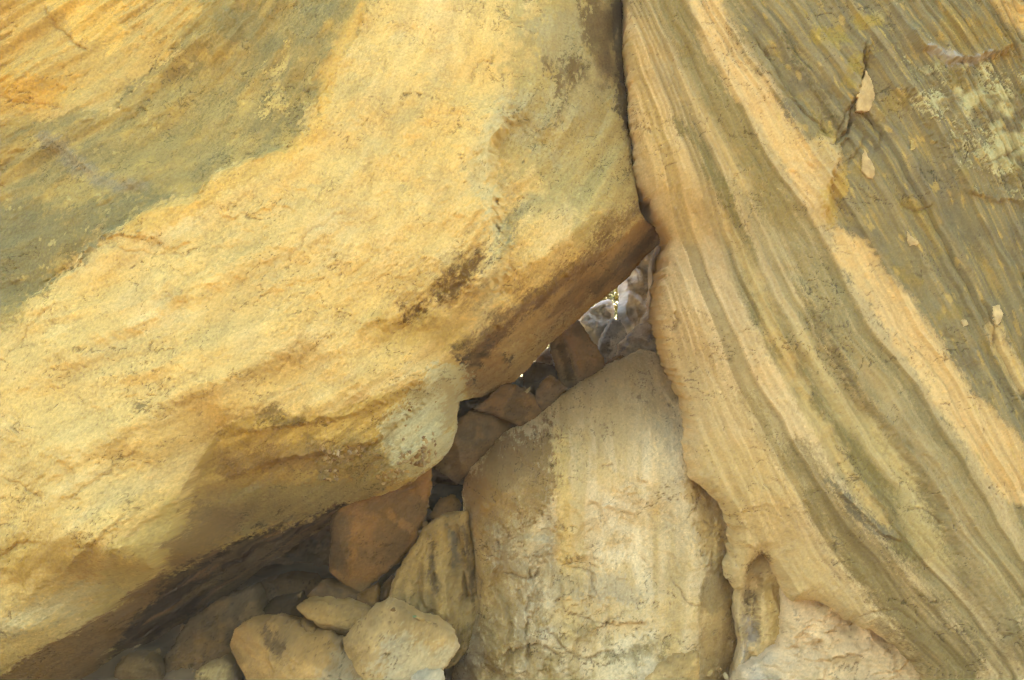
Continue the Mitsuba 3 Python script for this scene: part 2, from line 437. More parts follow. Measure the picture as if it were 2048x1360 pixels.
# ------------------------------------------------------------------ the large overhanging boulder at the left
L = Rock(
    [(1246, -520), (1250, -120), (1248, 0), (1250, 100), (1260, 200), (1267, 300), (1280, 370), (1292, 425), (1333, 468), (1300, 505), (1250, 560), (1190, 612), (1110, 682),
     (1040, 752), (985, 792), (920, 806), (912, 815), (905, 872), (882, 922), (822, 968), (760, 996), (690, 1018), (640, 1062), (520, 1142), (400, 1232), (300, 1300), (225, 1375),
     (120, 1470), (-500, 1560), (-1100, 1300), (-1300, 600), (-1100, -200), (-600, -620), (300, -760), (900, -720)],
    [(0, 0, 7.7), (400, 200, 7.78), (0, 480, 7.55), (620, 150, 7.62), (200, 330, 7.62), (450, 340, 7.52), (240, 440, 7.38), (700, 300, 7.38), (400, 550, 7.2), (100, 800, 7.06), (900, 200, 7.42), (950, 0, 7.6), (1100, 120, 7.75),
     (1225, 60, 8.15), (1245, 300, 8.0), (1150, 380, 7.66), (980, 400, 7.36), (900, 560, 7.26), (780, 680, 7.24), (600, 760, 7.2), (380, 800, 7.02), (250, 960, 6.98), (310, 1110, 7.16),
     (60, 1000, 6.94), (0, 1180, 7.08), (120, 1250, 7.3), (0, 1340, 7.4),
     (925, 688, 7.58), (1080, 575, 7.62), (1200, 485, 7.78), (1285, 420, 8.0), (1000, 720, 8.05), (1150, 590, 8.1), (1270, 500, 8.3), (1110, 665, 8.45), (1040, 735, 8.5), (940, 785, 8.45),
     (500, 832, 7.12), (620, 805, 7.14), (730, 765, 7.18), (830, 725, 7.3), (510, 892, 7.36), (620, 872, 7.35), (730, 836, 7.38), (830, 800, 7.5), (895, 780, 7.7), (893, 860, 7.66), (800, 930, 7.5), (650, 930, 7.46), (525, 960, 7.56), (445, 1050, 7.76), (600, 1000, 7.74),
     (700, 1000, 7.98), (640, 1045, 8.3), (500, 1120, 8.4), (390, 1130, 8.1), (300, 1200, 8.05), (400, 1215, 8.5), (260, 1320, 8.35), (150, 1340, 7.9),
     (-900, 600, 8.4), (-600, 1300, 8.2), (-500, 0, 8.0), (300, -500, 8.15), (1100, -500, 8.4), (-900, -300, 8.8), (-300, 800, 7.3)],
    rim=(0.16, 0.16), thick=1.7, seed=1, hub=(300, 420), ragged=0.9)
t = L.flow([(0, [(0, 1330), (230, 1230), (440, 1060), (700, 860), (920, 700), (1080, 580), (1290, 420)]),
            (1, [(0, 1050), (300, 880), (600, 700), (850, 520), (960, 380), (1050, 150), (1100, 0)]),
            (2, [(0, 640), (240, 450), (450, 340), (590, 280), (650, 150), (740, 0)]),
            (3, [(0, 350), (200, 250), (400, 100), (480, 0)]),
            (-0.6, [(230, 1340), (500, 1130), (690, 1030), (880, 930), (920, 810), (1110, 680), (1330, 470)])])
s = L.x * 0.82 + L.z * 0.57
L.skin(coarse=0.024, mid=0.0032, fine=0.0017, t=t * 0.55, s=s, aniso=3.2, chips=0.36, grain=0.17)
tf = t + 0.10 * fbm(L.x * 1.1, L.z * 1.1, 3, 150)
fold = fbm(s * 0.55, tf * 2.0, 3, 151, 0.45)
fold2 = ridge(s * 0.8, tf * 4.5, 2, 152)
L.h += 0.085 * fold + 0.014 * fold2 * sstep(-0.3, 0.5, fbm(L.x * 1.3, L.z * 1.3, 2, 153))
f1, f2, f3 = fbm(L.x * 1.6, L.z * 1.6, 4, 60), fbm(s * 2.2, t * 5.0, 4, 61), fbm(L.x * 5, L.z * 5, 4, 62)
L.col[:] = C(222, 182, 104)
L.paint(sstep(-0.1, 0.6, f1 + 0.4 * f3), C(214, 174, 98), 0.7)
L.paint(sstep(0.0, 0.9, f2), C(230, 196, 126), 0.6)
L.paint(sstep(0.0, 0.9, f3 - 0.3 * f1 + 0.5 * f2), C(208, 172, 102), 0.4)
L.paint(sstep(0.1, 0.9, fbm(s * 1.6, t * 3.0, 5, 160)), C(200, 166, 98), 0.4)
# upper left: ochre, then the olive weathering band
L.paint(L.region([(-600, -700), (430, -700), (430, 0), (330, 130), (200, 215), (0, 235), (-600, 260)], 30, 40, 3, 1), C(204, 168, 92), 0.9)
L.paint(L.region([(70, -60), (210, -60), (250, 40), (215, 95), (150, 70)], 25, 30, 5, 2), C(232, 186, 92), 0.8)
L.paint(L.region([(0, 150), (120, 160), (130, 200), (0, 215)], 30, 30, 5, 3), C(214, 164, 72), 0.7)
OL = [(800, -300), (735, 0), (688, 80), (660, 130), (645, 200), (590, 278), (450, 345), (400, 380), (240, 448), (130, 540), (0, 645), (-400, 860), (-700, 500), (-300, 330), (0, 235), (150, 228), (240, 200),
      (330, 120), (395, 40), (440, -80), (500, -300)]
ol = L.region(OL, 16, 26, 5, 4)
L.paint(ol, C(164, 140, 80), 0.95)
L.paint(ol * sstep(-0.1, 0.6, fbm(s * 1.8, t * 3.5, 4, 64)), C(146, 126, 74), 0.75)
L.paint(ol * sstep(0.0, 0.6, fbm(s * 3, t * 6, 4, 65)), C(190, 156, 82), 0.6)
L.paint(ol * sstep(0.25, 0.6, fbm(L.x * 9, L.z * 9, 4, 165)), C(200, 164, 84), 0.45)
L.paint(L.region([(0, 400), (130, 420), (330, 400), (200, 470), (90, 560), (0, 620), (-200, 640), (-200, 440)], 40, 40, 4, 5), C(126, 112, 70), 0.75)
L.paint(L.region([(420, 0), (720, -60), (660, 100), (480, 90)], 30, 40, 5, 6) * sstep(-0.3, 0.4, f3), C(134, 122, 78), 0.6)
L.paint(L.stripe([(70, 270), (120, 300), (180, 350), (260, 372), (300, 368)], (18, 8), 9, 8, 8, 7), C(150, 134, 98), 0.8)
L.paint(L.region([(520, 205), (560, 120), (600, 130), (560, 200)], 10, 30, 10, 8) * sstep(-0.1, 0.3, f3), C(216, 180, 100), 0.75)
L.paint(ol * sstep(0.5, 0.7, fbm(L.x * 18, L.z * 18, 3, 78)) * sstep(0.0, 0.4, fbm(L.x * 3, L.z * 3, 3, 79)), C(206, 178, 104), 0.6)
L.paint(L.stripe([(735, 0), (690, 90), (655, 160), (655, 200), (610, 290), (460, 362), (410, 402), (250, 462)], (12, 24), 12, 10, 8, 9), C(220, 172, 84), 0.75)
# the right flank: grey olive and brown stain beside the crack
L.paint(L.region([(1080, -300), (1280, -300), (1290, 420), (1180, 480), (1080, 420), (1010, 330), (1040, 150)], 45, 60, 3, 10), C(178, 152, 88), 0.85)
L.paint(L.region([(1120, 40), (1200, 60), (1180, 250), (1080, 300), (1060, 200)], 40, 50, 4, 11), C(170, 152, 104), 0.6)
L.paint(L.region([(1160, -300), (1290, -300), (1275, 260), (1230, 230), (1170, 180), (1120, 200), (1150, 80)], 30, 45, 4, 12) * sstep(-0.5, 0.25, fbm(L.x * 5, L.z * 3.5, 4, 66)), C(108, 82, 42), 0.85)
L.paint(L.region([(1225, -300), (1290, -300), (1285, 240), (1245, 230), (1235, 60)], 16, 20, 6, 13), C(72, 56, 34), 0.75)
L.paint(L.stripe([(1180, 480), (1240, 440), (1290, 405)], (16, 12), 12, 12, 8, 14), C(128, 92, 46), 0.7)
L.paint(L.stripe([(955, 700), (990, 520), (985, 400), (960, 330), (1010, 200)], (22, 16), 18, 16, 6, 15), C(206, 182, 122), 0.7)
L.paint(L.stripe([(985, 520), (1030, 430), (1080, 395)], (14, 10), 12, 10, 8, 16), C(160, 144, 92), 0.7)
# under the ridge
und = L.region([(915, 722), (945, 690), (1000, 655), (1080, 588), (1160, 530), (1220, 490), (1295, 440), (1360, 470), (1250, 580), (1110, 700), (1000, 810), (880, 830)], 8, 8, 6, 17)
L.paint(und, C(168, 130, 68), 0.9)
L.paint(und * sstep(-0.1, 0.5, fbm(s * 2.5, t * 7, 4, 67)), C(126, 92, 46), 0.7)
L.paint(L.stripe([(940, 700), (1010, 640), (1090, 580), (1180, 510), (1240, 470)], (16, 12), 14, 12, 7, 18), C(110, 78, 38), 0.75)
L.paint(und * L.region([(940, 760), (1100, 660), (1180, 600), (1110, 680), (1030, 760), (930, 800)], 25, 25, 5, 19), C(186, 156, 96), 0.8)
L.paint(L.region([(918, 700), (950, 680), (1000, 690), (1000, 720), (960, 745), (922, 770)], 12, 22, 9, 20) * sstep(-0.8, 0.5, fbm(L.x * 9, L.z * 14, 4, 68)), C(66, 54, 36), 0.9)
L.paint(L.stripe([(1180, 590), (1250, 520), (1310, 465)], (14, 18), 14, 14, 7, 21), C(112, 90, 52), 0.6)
# dark stains on the belly
for pts, hw, sd in (([(872, 604), (908, 566), (940, 535), (968, 506)], (24, 15), 22), ([(808, 644), (830, 624), (848, 606)], (20, 18), 23)):
    m = L.stripe(pts, hw, 14, 12, 12, sd, 0.25)
    L.paint(m * sstep(-1.2, 0.0, fbm(L.x * 34, L.z * 34, 3, sd) - 0.3 * L.dither), C(64, 42, 20), 0.95)
    L.paint(L.stripe(pts, (hw[0] * 2.0, hw[1] * 2.2), 26, 16, 8, sd + 1, 0.25), C(150, 112, 50), 0.45)
L.paint(L.region([(760, 640), (870, 640), (930, 660), (880, 690), (780, 680)], 25, 25, 6, 26), C(182, 150, 76), 0.6)
L.paint(L.region([(780, 540), (880, 560), (860, 600), (790, 570)], 20, 30, 6, 27) * sstep(-0.2, 0.4, f3), C(180, 146, 78), 0.5)
# the recessed belly below the plate
bel = L.region([(440, 862), (520, 830), (640, 830), (760, 790), (850, 760), (915, 722), (930, 900), (830, 980), (690, 1025), (520, 1150), (300, 1320), (225, 1400), (215, 1225), (330, 1140), (368, 1050), (400, 950)], 5, 3, 6, 28, dith=0.3)
L.paint(bel, C(200, 164, 84), 0.85)
L.paint(bel * sstep(0.0, 0.5, fbm(s * 2, t * 10, 4, 69)), C(168, 136, 68), 0.7)
L.paint(L.stripe([(450, 860), (520, 835), (580, 830), (640, 828)], (8, 16), 10, 14, 9, 29) * sstep(-0.4, 0.2, f3), C(112, 88, 42), 0.7)
L.paint(L.stripe([(430, 935), (500, 920), (580, 910), (640, 905), (700, 890)], (26, 14), 14, 14, 6, 30), C(150, 114, 56), 0.85)
L.paint(L.region([(780, 830), (850, 760), (915, 740), (918, 860), (880, 925), (800, 965), (760, 900)], 16, 20, 7, 31), C(196, 182, 132), 0.8)
L.paint(L.stripe([(880, 760), (900, 800), (895, 860)], (14, 12), 10, 12, 10, 32), C(172, 140, 80), 0.6)
L.paint(L.region([(610, 905), (700, 885), (770, 905), (760, 950), (660, 950)], 16, 20, 8, 33), C(140, 116, 66), 0.7)
L.paint(L.region([(420, 990), (560, 965), (700, 950), (780, 970), (700, 1005), (600, 1040), (470, 1070)], 18, 20, 6, 34), C(168, 150, 94), 0.8)
L.paint(L.region([(380, 1030), (430, 990), (480, 1060), (440, 1110), (350, 1130)], 16, 20, 7, 35), C(140, 112, 66), 0.8)
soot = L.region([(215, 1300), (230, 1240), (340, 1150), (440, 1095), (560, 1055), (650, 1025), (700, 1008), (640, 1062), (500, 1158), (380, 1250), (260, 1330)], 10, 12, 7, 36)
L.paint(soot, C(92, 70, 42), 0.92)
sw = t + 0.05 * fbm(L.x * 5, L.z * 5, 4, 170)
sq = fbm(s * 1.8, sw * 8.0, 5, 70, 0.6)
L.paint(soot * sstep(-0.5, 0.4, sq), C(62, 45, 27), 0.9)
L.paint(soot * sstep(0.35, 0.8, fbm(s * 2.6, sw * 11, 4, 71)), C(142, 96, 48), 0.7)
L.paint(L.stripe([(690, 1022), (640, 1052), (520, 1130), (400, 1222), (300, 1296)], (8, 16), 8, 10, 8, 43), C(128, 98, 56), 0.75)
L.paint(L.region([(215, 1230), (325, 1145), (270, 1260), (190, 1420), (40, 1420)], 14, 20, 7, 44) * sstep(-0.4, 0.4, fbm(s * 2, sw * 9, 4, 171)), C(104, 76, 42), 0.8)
L.paint(L.region([(395, 960), (470, 985), (520, 1010), (470, 1090), (380, 1130), (340, 1140), (372, 1050)], 14, 18, 7, 45), C(150, 120, 72), 0.35)
L.paint(L.region([(430, 900), (560, 885), (640, 895), (600, 950), (480, 980), (410, 970)], 14, 18, 7, 46), C(164, 128, 68), 0.4)
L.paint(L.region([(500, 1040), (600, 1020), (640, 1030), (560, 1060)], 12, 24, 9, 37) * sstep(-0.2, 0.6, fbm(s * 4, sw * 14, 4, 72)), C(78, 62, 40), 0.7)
# the plate's lower olive lip
L.paint(L.region([(0, 1070), (90, 1085), (180, 1090), (230, 1110), (140, 1150), (0, 1140), (-100, 1100)], 24, 24, 5, 38), C(184, 142, 64), 0.7)
L.paint(L.region([(230, 1115), (290, 1050), (380, 985), (375, 1060), (330, 1135), (215, 1225), (205, 1180)], 10, 12, 7, 39), C(196, 166, 92), 0.8)
L.paint(L.stripe([(0, 1250), (80, 1225), (160, 1190), (215, 1150)], (26, 14), 16, 16, 7, 40), C(214, 192, 136), 0.6)
L.paint(L.region([(0, 1345), (215, 1225), (330, 1140), (290, 1220), (200, 1330), (120, 1420), (-60, 1420)], 8, 10, 7, 41), C(142, 104, 54), 0.9)
# relief
L.ledge([(-60, 1365), (100, 1288), (215, 1222), (325, 1135), (366, 1060), (395, 960), (432, 885), (452, 850)], 0.16, 150, 3, 5, 8, 1, 0.2, back=0.25)
L.ledge([(205, 1215), (235, 1120), (290, 1055), (380, 985)], 0.028, 70, 4, 10, 9, 2)
L.ledge([(0, 648), (130, 545), (240, 455), (400, 385), (450, 345), (590, 282), (650, 205), (660, 130)][::-1], 0.06, 130, 10, 14, 7, 3, back=0.5)
L.ledge([(1000, 600), (1060, 540), (1150, 470), (1230, 420)], 0.03, 60, 10, 12, 8, 24)
L.ledge([(700, 660), (800, 650), (880, 610), (960, 560)], 0.03, 70, 12, 14, 8, 25)
L.ledge([(905, 740), (945, 695), (1000, 660), (1080, 595), (1160, 535), (1230, 488), (1300, 440)], 0.05, 90, 6, 10, 8, 4, back=0.4)
L.ledge([(440, 880), (560, 850), (700, 830), (800, 790), (860, 750)], 0.06, 60, 6, 10, 8, 5)
L.ledge([(0, 985), (200, 890), (420, 790), (640, 700), (860, 640), (960, 585)], 0.05, 110, 26, 16, 5, 26)
L.ledge([(0, 820), (180, 700), (400, 580), (600, 500), (780, 400)], 0.04, 120, 30, 18, 5, 27)
L.ledge([(60, 1190), (160, 1130), (230, 1060), (330, 990)], 0.03, 60, 6, 12, 8, 28)
L.ledge([(440, 950), (560, 925), (650, 905), (760, 870), (850, 800), (905, 735)], 0.07, 70, 6, 12, 8, 6, back=0.2)
L.ledge([(400, 1030), (520, 990), (640, 965), (760, 985), (850, 940)], 0.02, 60, 8, 12, 9, 7)
L.ledge([(985, 610), (1010, 520), (1000, 420), (985, 330), (1030, 210)], 0.10, 110, 14, 14, 7, 8, back=1.0)
L.ledge([(960, 470), (985, 400), (960, 350), (970, 300)], -0.02, 40, 8, 10, 9, 9)
L.ledge([(700, 330), (560, 440), (420, 560), (280, 640)], 0.02, 120, 20, 20, 6, 10)
L.ledge([(140, 545), (240, 470), (330, 490), (420, 480)], 0.022, 60, 5, 12, 9, 11)
L.ledge([(430, 440), (500, 430), (560, 412), (600, 430)], 0.012, 40, 3, 10, 12, 12)
L.ledge([(120, 850), (260, 800), (380, 790), (520, 740), (640, 700)], 0.007, 60, 4, 18, 8, 13)
L.ledge([(60, 960), (180, 950), (300, 900)], 0.005, 50, 4, 14, 9, 14)
L.ledge([(70, 255), (120, 300), (190, 352), (300, 375)], 0.03, 80, 12, 10, 8, 15)
L.ledge([(400, 1170), (520, 1100), (640, 1050)], 0.03, 40, 5, 10, 9, 16)
L.ledge([(230, 1280), (330, 1200), (440, 1140), (560, 1075)], 0.035, 40, 5, 10, 9, 17)
for k, (pts, dp, w) in enumerate((([(80, 0), (110, 50), (150, 85), (190, 110)], 0.014, 3), ([(0, 190), (70, 205), (140, 215)], 0.010, 2.5), ([(640, 620), (590, 700), (530, 760)], 0.006, 3),
                                  ([(0, 735), (60, 660), (130, 590)], 0.008, 3), ([(0, 955), (60, 975), (110, 995)], 0.010, 2.5), ([(420, 500), (300, 510), (220, 480)], 0.008, 2.5),
                                  ([(930, 170), (960, 130), (1000, 110)], 0.008, 2.5), ([(290, 1000), (230, 1060), (160, 1100)], 0.01, 3), ([(620, 760), (540, 800), (450, 850)], 0.01, 3),
                                  ([(0, 1115), (60, 1085), (100, 1082)], 0.02, 5), ([(300, 880), (200, 960), (120, 1010)], 0.008, 3), ([(700, 420), (620, 470), (560, 540)], 0.006, 4))):
    m = L.crack(pts, dp, w, 9, 10, 40 + k)
    L.paint(m, C(150, 112, 56), 0.35)
L.h += L.region([(640, 900), (770, 890), (880, 900), (870, 950), (700, 960)], 20, 20, 7, 50) * 0.014 * ridge(L.x * 16, L.z * 16, 2, 74)
L.h += soot * 0.03 * fbm(s * 2.2, sw * 9, 4, 75)
L.h += ol * 0.012 * fbm(s * 3, t * 6, 3, 76)
L.h += und * 0.012 * fbm(s * 3, t * 12, 3, 77)
L.col *= [0.97, 0.97, 0.95]
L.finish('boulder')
tag('boulder', 'huge overhanging tan boulder filling the left, with two dark brown stains on its belly', 'boulder')

# ------------------------------------------------------------------ the striped leaning boulder at the right
R = Rock(
    [(1250, -500), (1252, -120), (1250, 0), (1254, 100), (1265, 200), (1268, 300), (1284, 375), (1330, 448), (1346, 490), (1330, 550), (1320, 615), (1330, 665), (1346, 702), (1364, 765), (1383, 850), (1374, 915),
     (1387, 962), (1436, 990), (1462, 1040), (1471, 1090), (1456, 1140), (1466, 1172), (1484, 1183), (1500, 1160), (1524, 1122), (1540, 1128), (1562, 1170), (1582, 1206), (1600, 1206), (1640, 1208), (1670, 1228), (1712, 1248),
     (1768, 1272), (1808, 1312), (1840, 1350), (1890, 1430), (2000, 1600), (2700, 1700), (3300, 1200), (3400, 300), (2900, -400), (2300, -760), (1700, -760)],
    [(1256, 0, 8.05), (1270, 250, 8.0), (1300, 400, 7.95), (1345, 480, 7.95), (1335, 610, 7.85), (1360, 720, 7.8), (1390, 880, 7.6), (1420, 960, 7.5), (1470, 1080, 7.4), (1480, 1160, 7.4),
     (1400, 100, 7.75), (1450, 400, 7.6), (1500, 700, 7.42), (1560, 1000, 7.22), (1600, 1170, 7.25), (1530, 1100, 7.34), (1700, 200, 7.5), (1700, 500, 7.38), (1720, 800, 7.2), (1780, 1100, 7.05), (1850, 1330, 7.1),
     (1950, 100, 7.42), (1950, 400, 7.3), (2000, 700, 7.12), (2000, 1000, 6.98), (2040, 1300, 6.9), (2700, 400, 7.3), (2700, 1200, 7.0), (3200, 700, 7.7), (1500, -400, 8.1), (2300, -400, 7.9)],
    rim=(0.10, 0.08), thick=1.9, seed=2, hub=(1900, 500), ragged=1.9)
t = R.flow([(1, [(1255, 150), (1285, 350), (1350, 520), (1400, 700), (1450, 850), (1530, 1000), (1640, 1130), (1800, 1290)]),
            (3, [(1270, 0), (1330, 130), (1400, 280), (1450, 400), (1500, 540), (1570, 700), (1650, 840), (1740, 980), (1830, 1130), (1920, 1290)]),
            (5, [(1395, 0), (1445, 100), (1520, 205), (1610, 350), (1710, 500), (1790, 620), (1870, 730), (1960, 860), (2040, 980)]),
            (7, [(1620, 0), (1740, 190), (1860, 420), (1960, 600), (2048, 760)])])
s = R.x * 0.55 - R.z * 0.83
R.skin(coarse=0.016, mid=0.0022, fine=0.0020, t=t * 0.26, s=s, aniso=1.9, chips=0.42, grain=0.11)
f1, f3 = fbm(R.x * 1.6, R.z * 1.6, 4, 80), fbm(R.x * 6, R.z * 6, 4, 81)
tw = t + 0.10 * fbm(R.x * 2.5, R.z * 2.5, 3, 180)
b1, b2, b3 = fbm(s * 0.45, tw * 2.2, 3, 82), fbm(s * 0.7, tw * 4.5, 4, 83), fbm(s * 1.5, tw * 10, 4, 84)
bed = fbm(s * 0.14, tw * 3.0, 3, 190, 0.42)
bed2 = fbm(s * 0.3, tw * 10.0, 3, 191, 0.6)
R.col[:] = C(204, 172, 114)
R.paint(sstep(2.3, 3.2, tw + 0.5 * bed), C(162, 141, 90), 0.95)
R.paint(sstep(5.0, 5.5, tw), C(140, 124, 80), 0.9)
R.paint(sstep(-0.02, 0.16, bed) * sstep(0.9, 1.6, tw), C(140, 123, 76), 0.62)
R.paint(sstep(0.10, 0.30, -bed), C(202, 172, 116), 0.45)
R.paint(sstep(0.05, 0.5, bed2), C(150, 130, 80), 0.22)
R.paint(sstep(0.2, 0.6, -bed2), C(208, 178, 120), 0.22)
R.paint(sstep(0.0, 0.7, b3 + 0.4 * b2), C(188, 158, 100), 0.18)
# olive weathering of the upper right face
OR = [(1475, -500), (1490, 0), (1540, 150), (1620, 330), (1690, 470), (1800, 640), (1900, 780), (2048, 980), (2300, 1300), (3400, 1500), (3400, -700), (1600, -700)]
olr = R.region(OR, 40, 40, 3, 1)
R.paint(olr, C(144, 127, 80), 0.62)
R.paint(olr * sstep(-0.1, 0.5, b2), C(120, 108, 72), 0.6)
R.paint(olr, C(116, 106, 74), 0.35)
R.paint(olr * sstep(0.2, 0.6, fbm(s * 3, t * 9, 3, 85)), C(168, 140, 72), 0.5)
R.paint(olr * sstep(0.25, 0.7, f3), C(150, 124, 52), 0.5)
R.paint(olr * sstep(0.2, 0.7, fbm(R.x * 3, R.z * 3, 3, 86)), C(108, 98, 72), 0.5)
# single bands
for pts, hw, soft, colr, st, sd in (
        ([(1262, 60), (1290, 200), (1330, 340), (1400, 480)], (22, 46), 24, C(206, 170, 98), 0.6, 1),
        ([(1330, -60), (1366, 60), (1410, 150), (1470, 260), (1530, 370), (1590, 470)], (26, 30), 14, C(142, 122, 68), 0.75, 2),
        ([(1275, 30), (1340, 130), (1420, 260), (1500, 380)], (10, 14), 12, C(206, 172, 106), 0.6, 3),
        ([(1340, 230), (1400, 300), (1448, 390), (1480, 480), (1510, 570)], (7, 16), 10, C(128, 114, 62), 0.8, 4),
        ([(1500, 560), (1556, 680), (1620, 790), (1700, 900), (1780, 1010), (1850, 1120)], (14, 34), 12, C(118, 103, 54), 0.85, 5),
        ([(1440, 420), (1500, 540), (1540, 640), (1600, 780), (1670, 900), (1730, 1000), (1790, 1075)], (12, 16), 9, C(200, 168, 102), 0.8, 6),
        ([(1600, 660), (1660, 770), (1740, 870), (1810, 950), (1850, 1040), (1890, 1130)], (12, 34), 16, C(190, 166, 104), 0.85, 7),
        ([(1600, 560), (1680, 720), (1760, 830), (1840, 920), (1890, 1030), (1950, 1150), (2040, 1320)], (10, 26), 18, C(112, 98, 58), 0.75, 8),
        ([(1720, 720), (1800, 840), (1880, 960), (1930, 1080), (1970, 1200), (2010, 1360)], (10, 26), 16, C(182, 156, 102), 0.6, 9),
        ([(1580, 880), (1660, 1010), (1760, 1140), (1850, 1260), (1930, 1380)], (22, 60), 22, C(116, 98, 54), 0.8, 10),
        ([(1480, 780), (1560, 920), (1640, 1040), (1740, 1170)], (14, 22), 16, C(140, 118, 66), 0.6, 11),
        ([(1400, -40), (1444, 90), (1520, 205), (1600, 330), (1650, 420)], (26, 30), 7, C(214, 177, 110), 0.9, 12),
        ([(1672, 452), (1715, 520), (1775, 600), (1850, 700), (1930, 820), (2000, 910), (2070, 1010)], (30, 44), 8, C(216, 178, 110), 0.92, 13),
        ([(1640, 275), (1660, 330), (1662, 380), (1640, 450)], (22, 14), 8, C(196, 166, 104), 0.8, 14),
        ([(1975, 640), (2010, 700), (2060, 790)], (10, 18), 7, C(204, 172, 106), 0.8, 15),
        ([(1990, -30), (2030, 20), (2090, 70)], (26, 20), 10, C(210, 172, 98), 0.85, 16),
        ([(1560, 60), (1640, 190), (1690, 260)], (8, 6), 8, C(100, 86, 46), 0.7, 17),
        ([(1640, 500), (1720, 640), (1830, 800), (1950, 960)], (8, 12), 12, C(126, 110, 66), 0.5, 18),
        ([(1380, 620), (1440, 760), (1520, 900), (1600, 1020)], (12, 16), 18, C(196, 160, 96), 0.6, 19),
        ([(1660, 960), (1720, 1030), (1790, 1080)], (4, 12), 8, C(110, 102, 74), 0.8, 20)):
    R.paint(R.stripe(pts, hw, soft, 9, 7, sd) * (0.75 + 0.25 * sstep(-0.5, 0.2, b3)), colr, st)
# the foot: tan, smoother
R.paint(R.region([(1390, 900), (1480, 880), (1560, 1000), (1640, 1120), (1720, 1230), (1580, 1215), (1500, 1190), (1440, 1100)], 40, 40, 4, 2), C(192, 160, 98), 0.75)
R.paint(R.region([(1384, 950), (1440, 985), (1480, 1090), (1470, 1170), (1440, 1120), (1400, 1000)], 16, 16, 7, 3), C(176, 150, 94), 0.7)
R.paint(R.stripe([(1500, 1150), (1525, 1118), (1535, 1105)], 10, 8, 6, 12, 4), C(92, 66, 26), 0.85)
R.paint(R.region([(1330, 690), (1390, 720), (1450, 880), (1400, 960), (1370, 850)], 26, 30, 5, 5), C(194, 164, 104), 0.6)
# pale lichen crust
pal = R.region([(1840, 110), (1900, 150), (2000, 150), (2200, 210), (2200, 420), (2048, 360), (1980, 330), (1920, 260), (1870, 200)], 20, 50, 6, 6)
R.paint(pal * sstep(-0.35, 0.25, fbm(R.x * 7, R.z * 7, 3, 87)), C(196, 184, 124), 0.8)
R.paint(R.region([(1780, 20), (1860, 60), (1870, 130), (1810, 110)], 20, 40, 7, 7) * sstep(-0.1, 0.4, f3), C(180, 168, 108), 0.5)
R.paint(R.region([(1870, 20), (1960, 40), (2050, 110), (1960, 110), (1900, 90)], 20, 30, 6, 8), C(150, 122, 58), 0.6)
R.paint(R.region([(1640, 30), (1720, 20), (1760, 60), (1720, 150), (1660, 160)], 20, 30, 6, 9) * sstep(-0.2, 0.3, f3), C(158, 132, 50), 0.6)
R.paint(R.region([(1640, 400), (1690, 330), (1700, 350), (1660, 450)], 8, 14, 9, 10), C(176, 142, 58), 0.7)
R.paint(R.stripe([(1850, 95), (1890, 112), (1930, 122), (1990, 108)], (8, 5), 5, 8, 10, 11), C(176, 168, 150), 0.7)
R.paint(sstep(0.5, 0.75, fbm(s * 9, t * 5, 2, 88)) * olr, C(196, 162, 82), 0.5)
# relief
R.h += 0.010 * b2 - 0.022 * sstep(-0.15, 0.3, bed) * sstep(1.2, 2.6, t) - 0.002 * sstep(0.0, 0.4, bed2) - 0.010 * np.clip(fbm(s * 0.35, tw * 1.7, 2, 192), -1, 1)
R.h += pal * 0.010 * ridge(R.x * 14, R.z * 14, 3, 89)
R.ledge([(1742, 60), (1735, 130), (1722, 180), (1698, 250), (1676, 305), (1664, 360), (1648, 450)][::-1], 0.05, 60, 4, 7, 9, 1, back=0.2)
R.ledge([(1520, 90), (1580, 180), (1640, 240), (1668, 300)], -0.030, 50, 4, 7, 9, 2)
R.ledge([(1800, 60), (1850, 98), (1895, 120), (1935, 124), (1990, 110), (2040, 80)], 0.06, 60, 7, 10, 9, 3, back=0.2)
R.ledge([(1790, 140), (1840, 220), (1880, 300), (1940, 370), (2000, 400), (2080, 420)], 0.03, 70, 6, 14, 8, 4)
R.ledge([(1600, 560), (1690, 740), (1800, 890), (1870, 990), (1960, 1180), (2030, 1340)], 0.06, 70, 18, 10, 6, 5)
R.ledge([(1560, 690), (1650, 840), (1740, 970), (1830, 1100), (1890, 1200)], -0.05, 60, 16, 10, 6, 6)
R.ledge([(1660, 955), (1710, 1020), (1770, 1070), (1810, 1085)], 0.03, 30, 3, 5, 10, 7)
R.ledge([(1300, 260), (1400, 420), (1450, 560), (1520, 760)], 0.02, 60, 16, 14, 6, 8)
R.ledge([(1440, 1000), (1480, 1060), (1500, 1010), (1560, 1030)], 0.014, 40, 4, 10, 9, 9)
R.ledge([(1385, 955), (1440, 1010), (1462, 1060), (1500, 1090), (1525, 1115)], 0.03, 40, 5, 8, 9, 10)
R.ledge([(1525, 1115), (1560, 1160), (1590, 1205)], 0.03, 40, 5, 6, 9, 11)
R.ledge([(1600, 430), (1560, 330), (1500, 230), (1450, 140)], 0.010, 50, 6, 10, 8, 12)
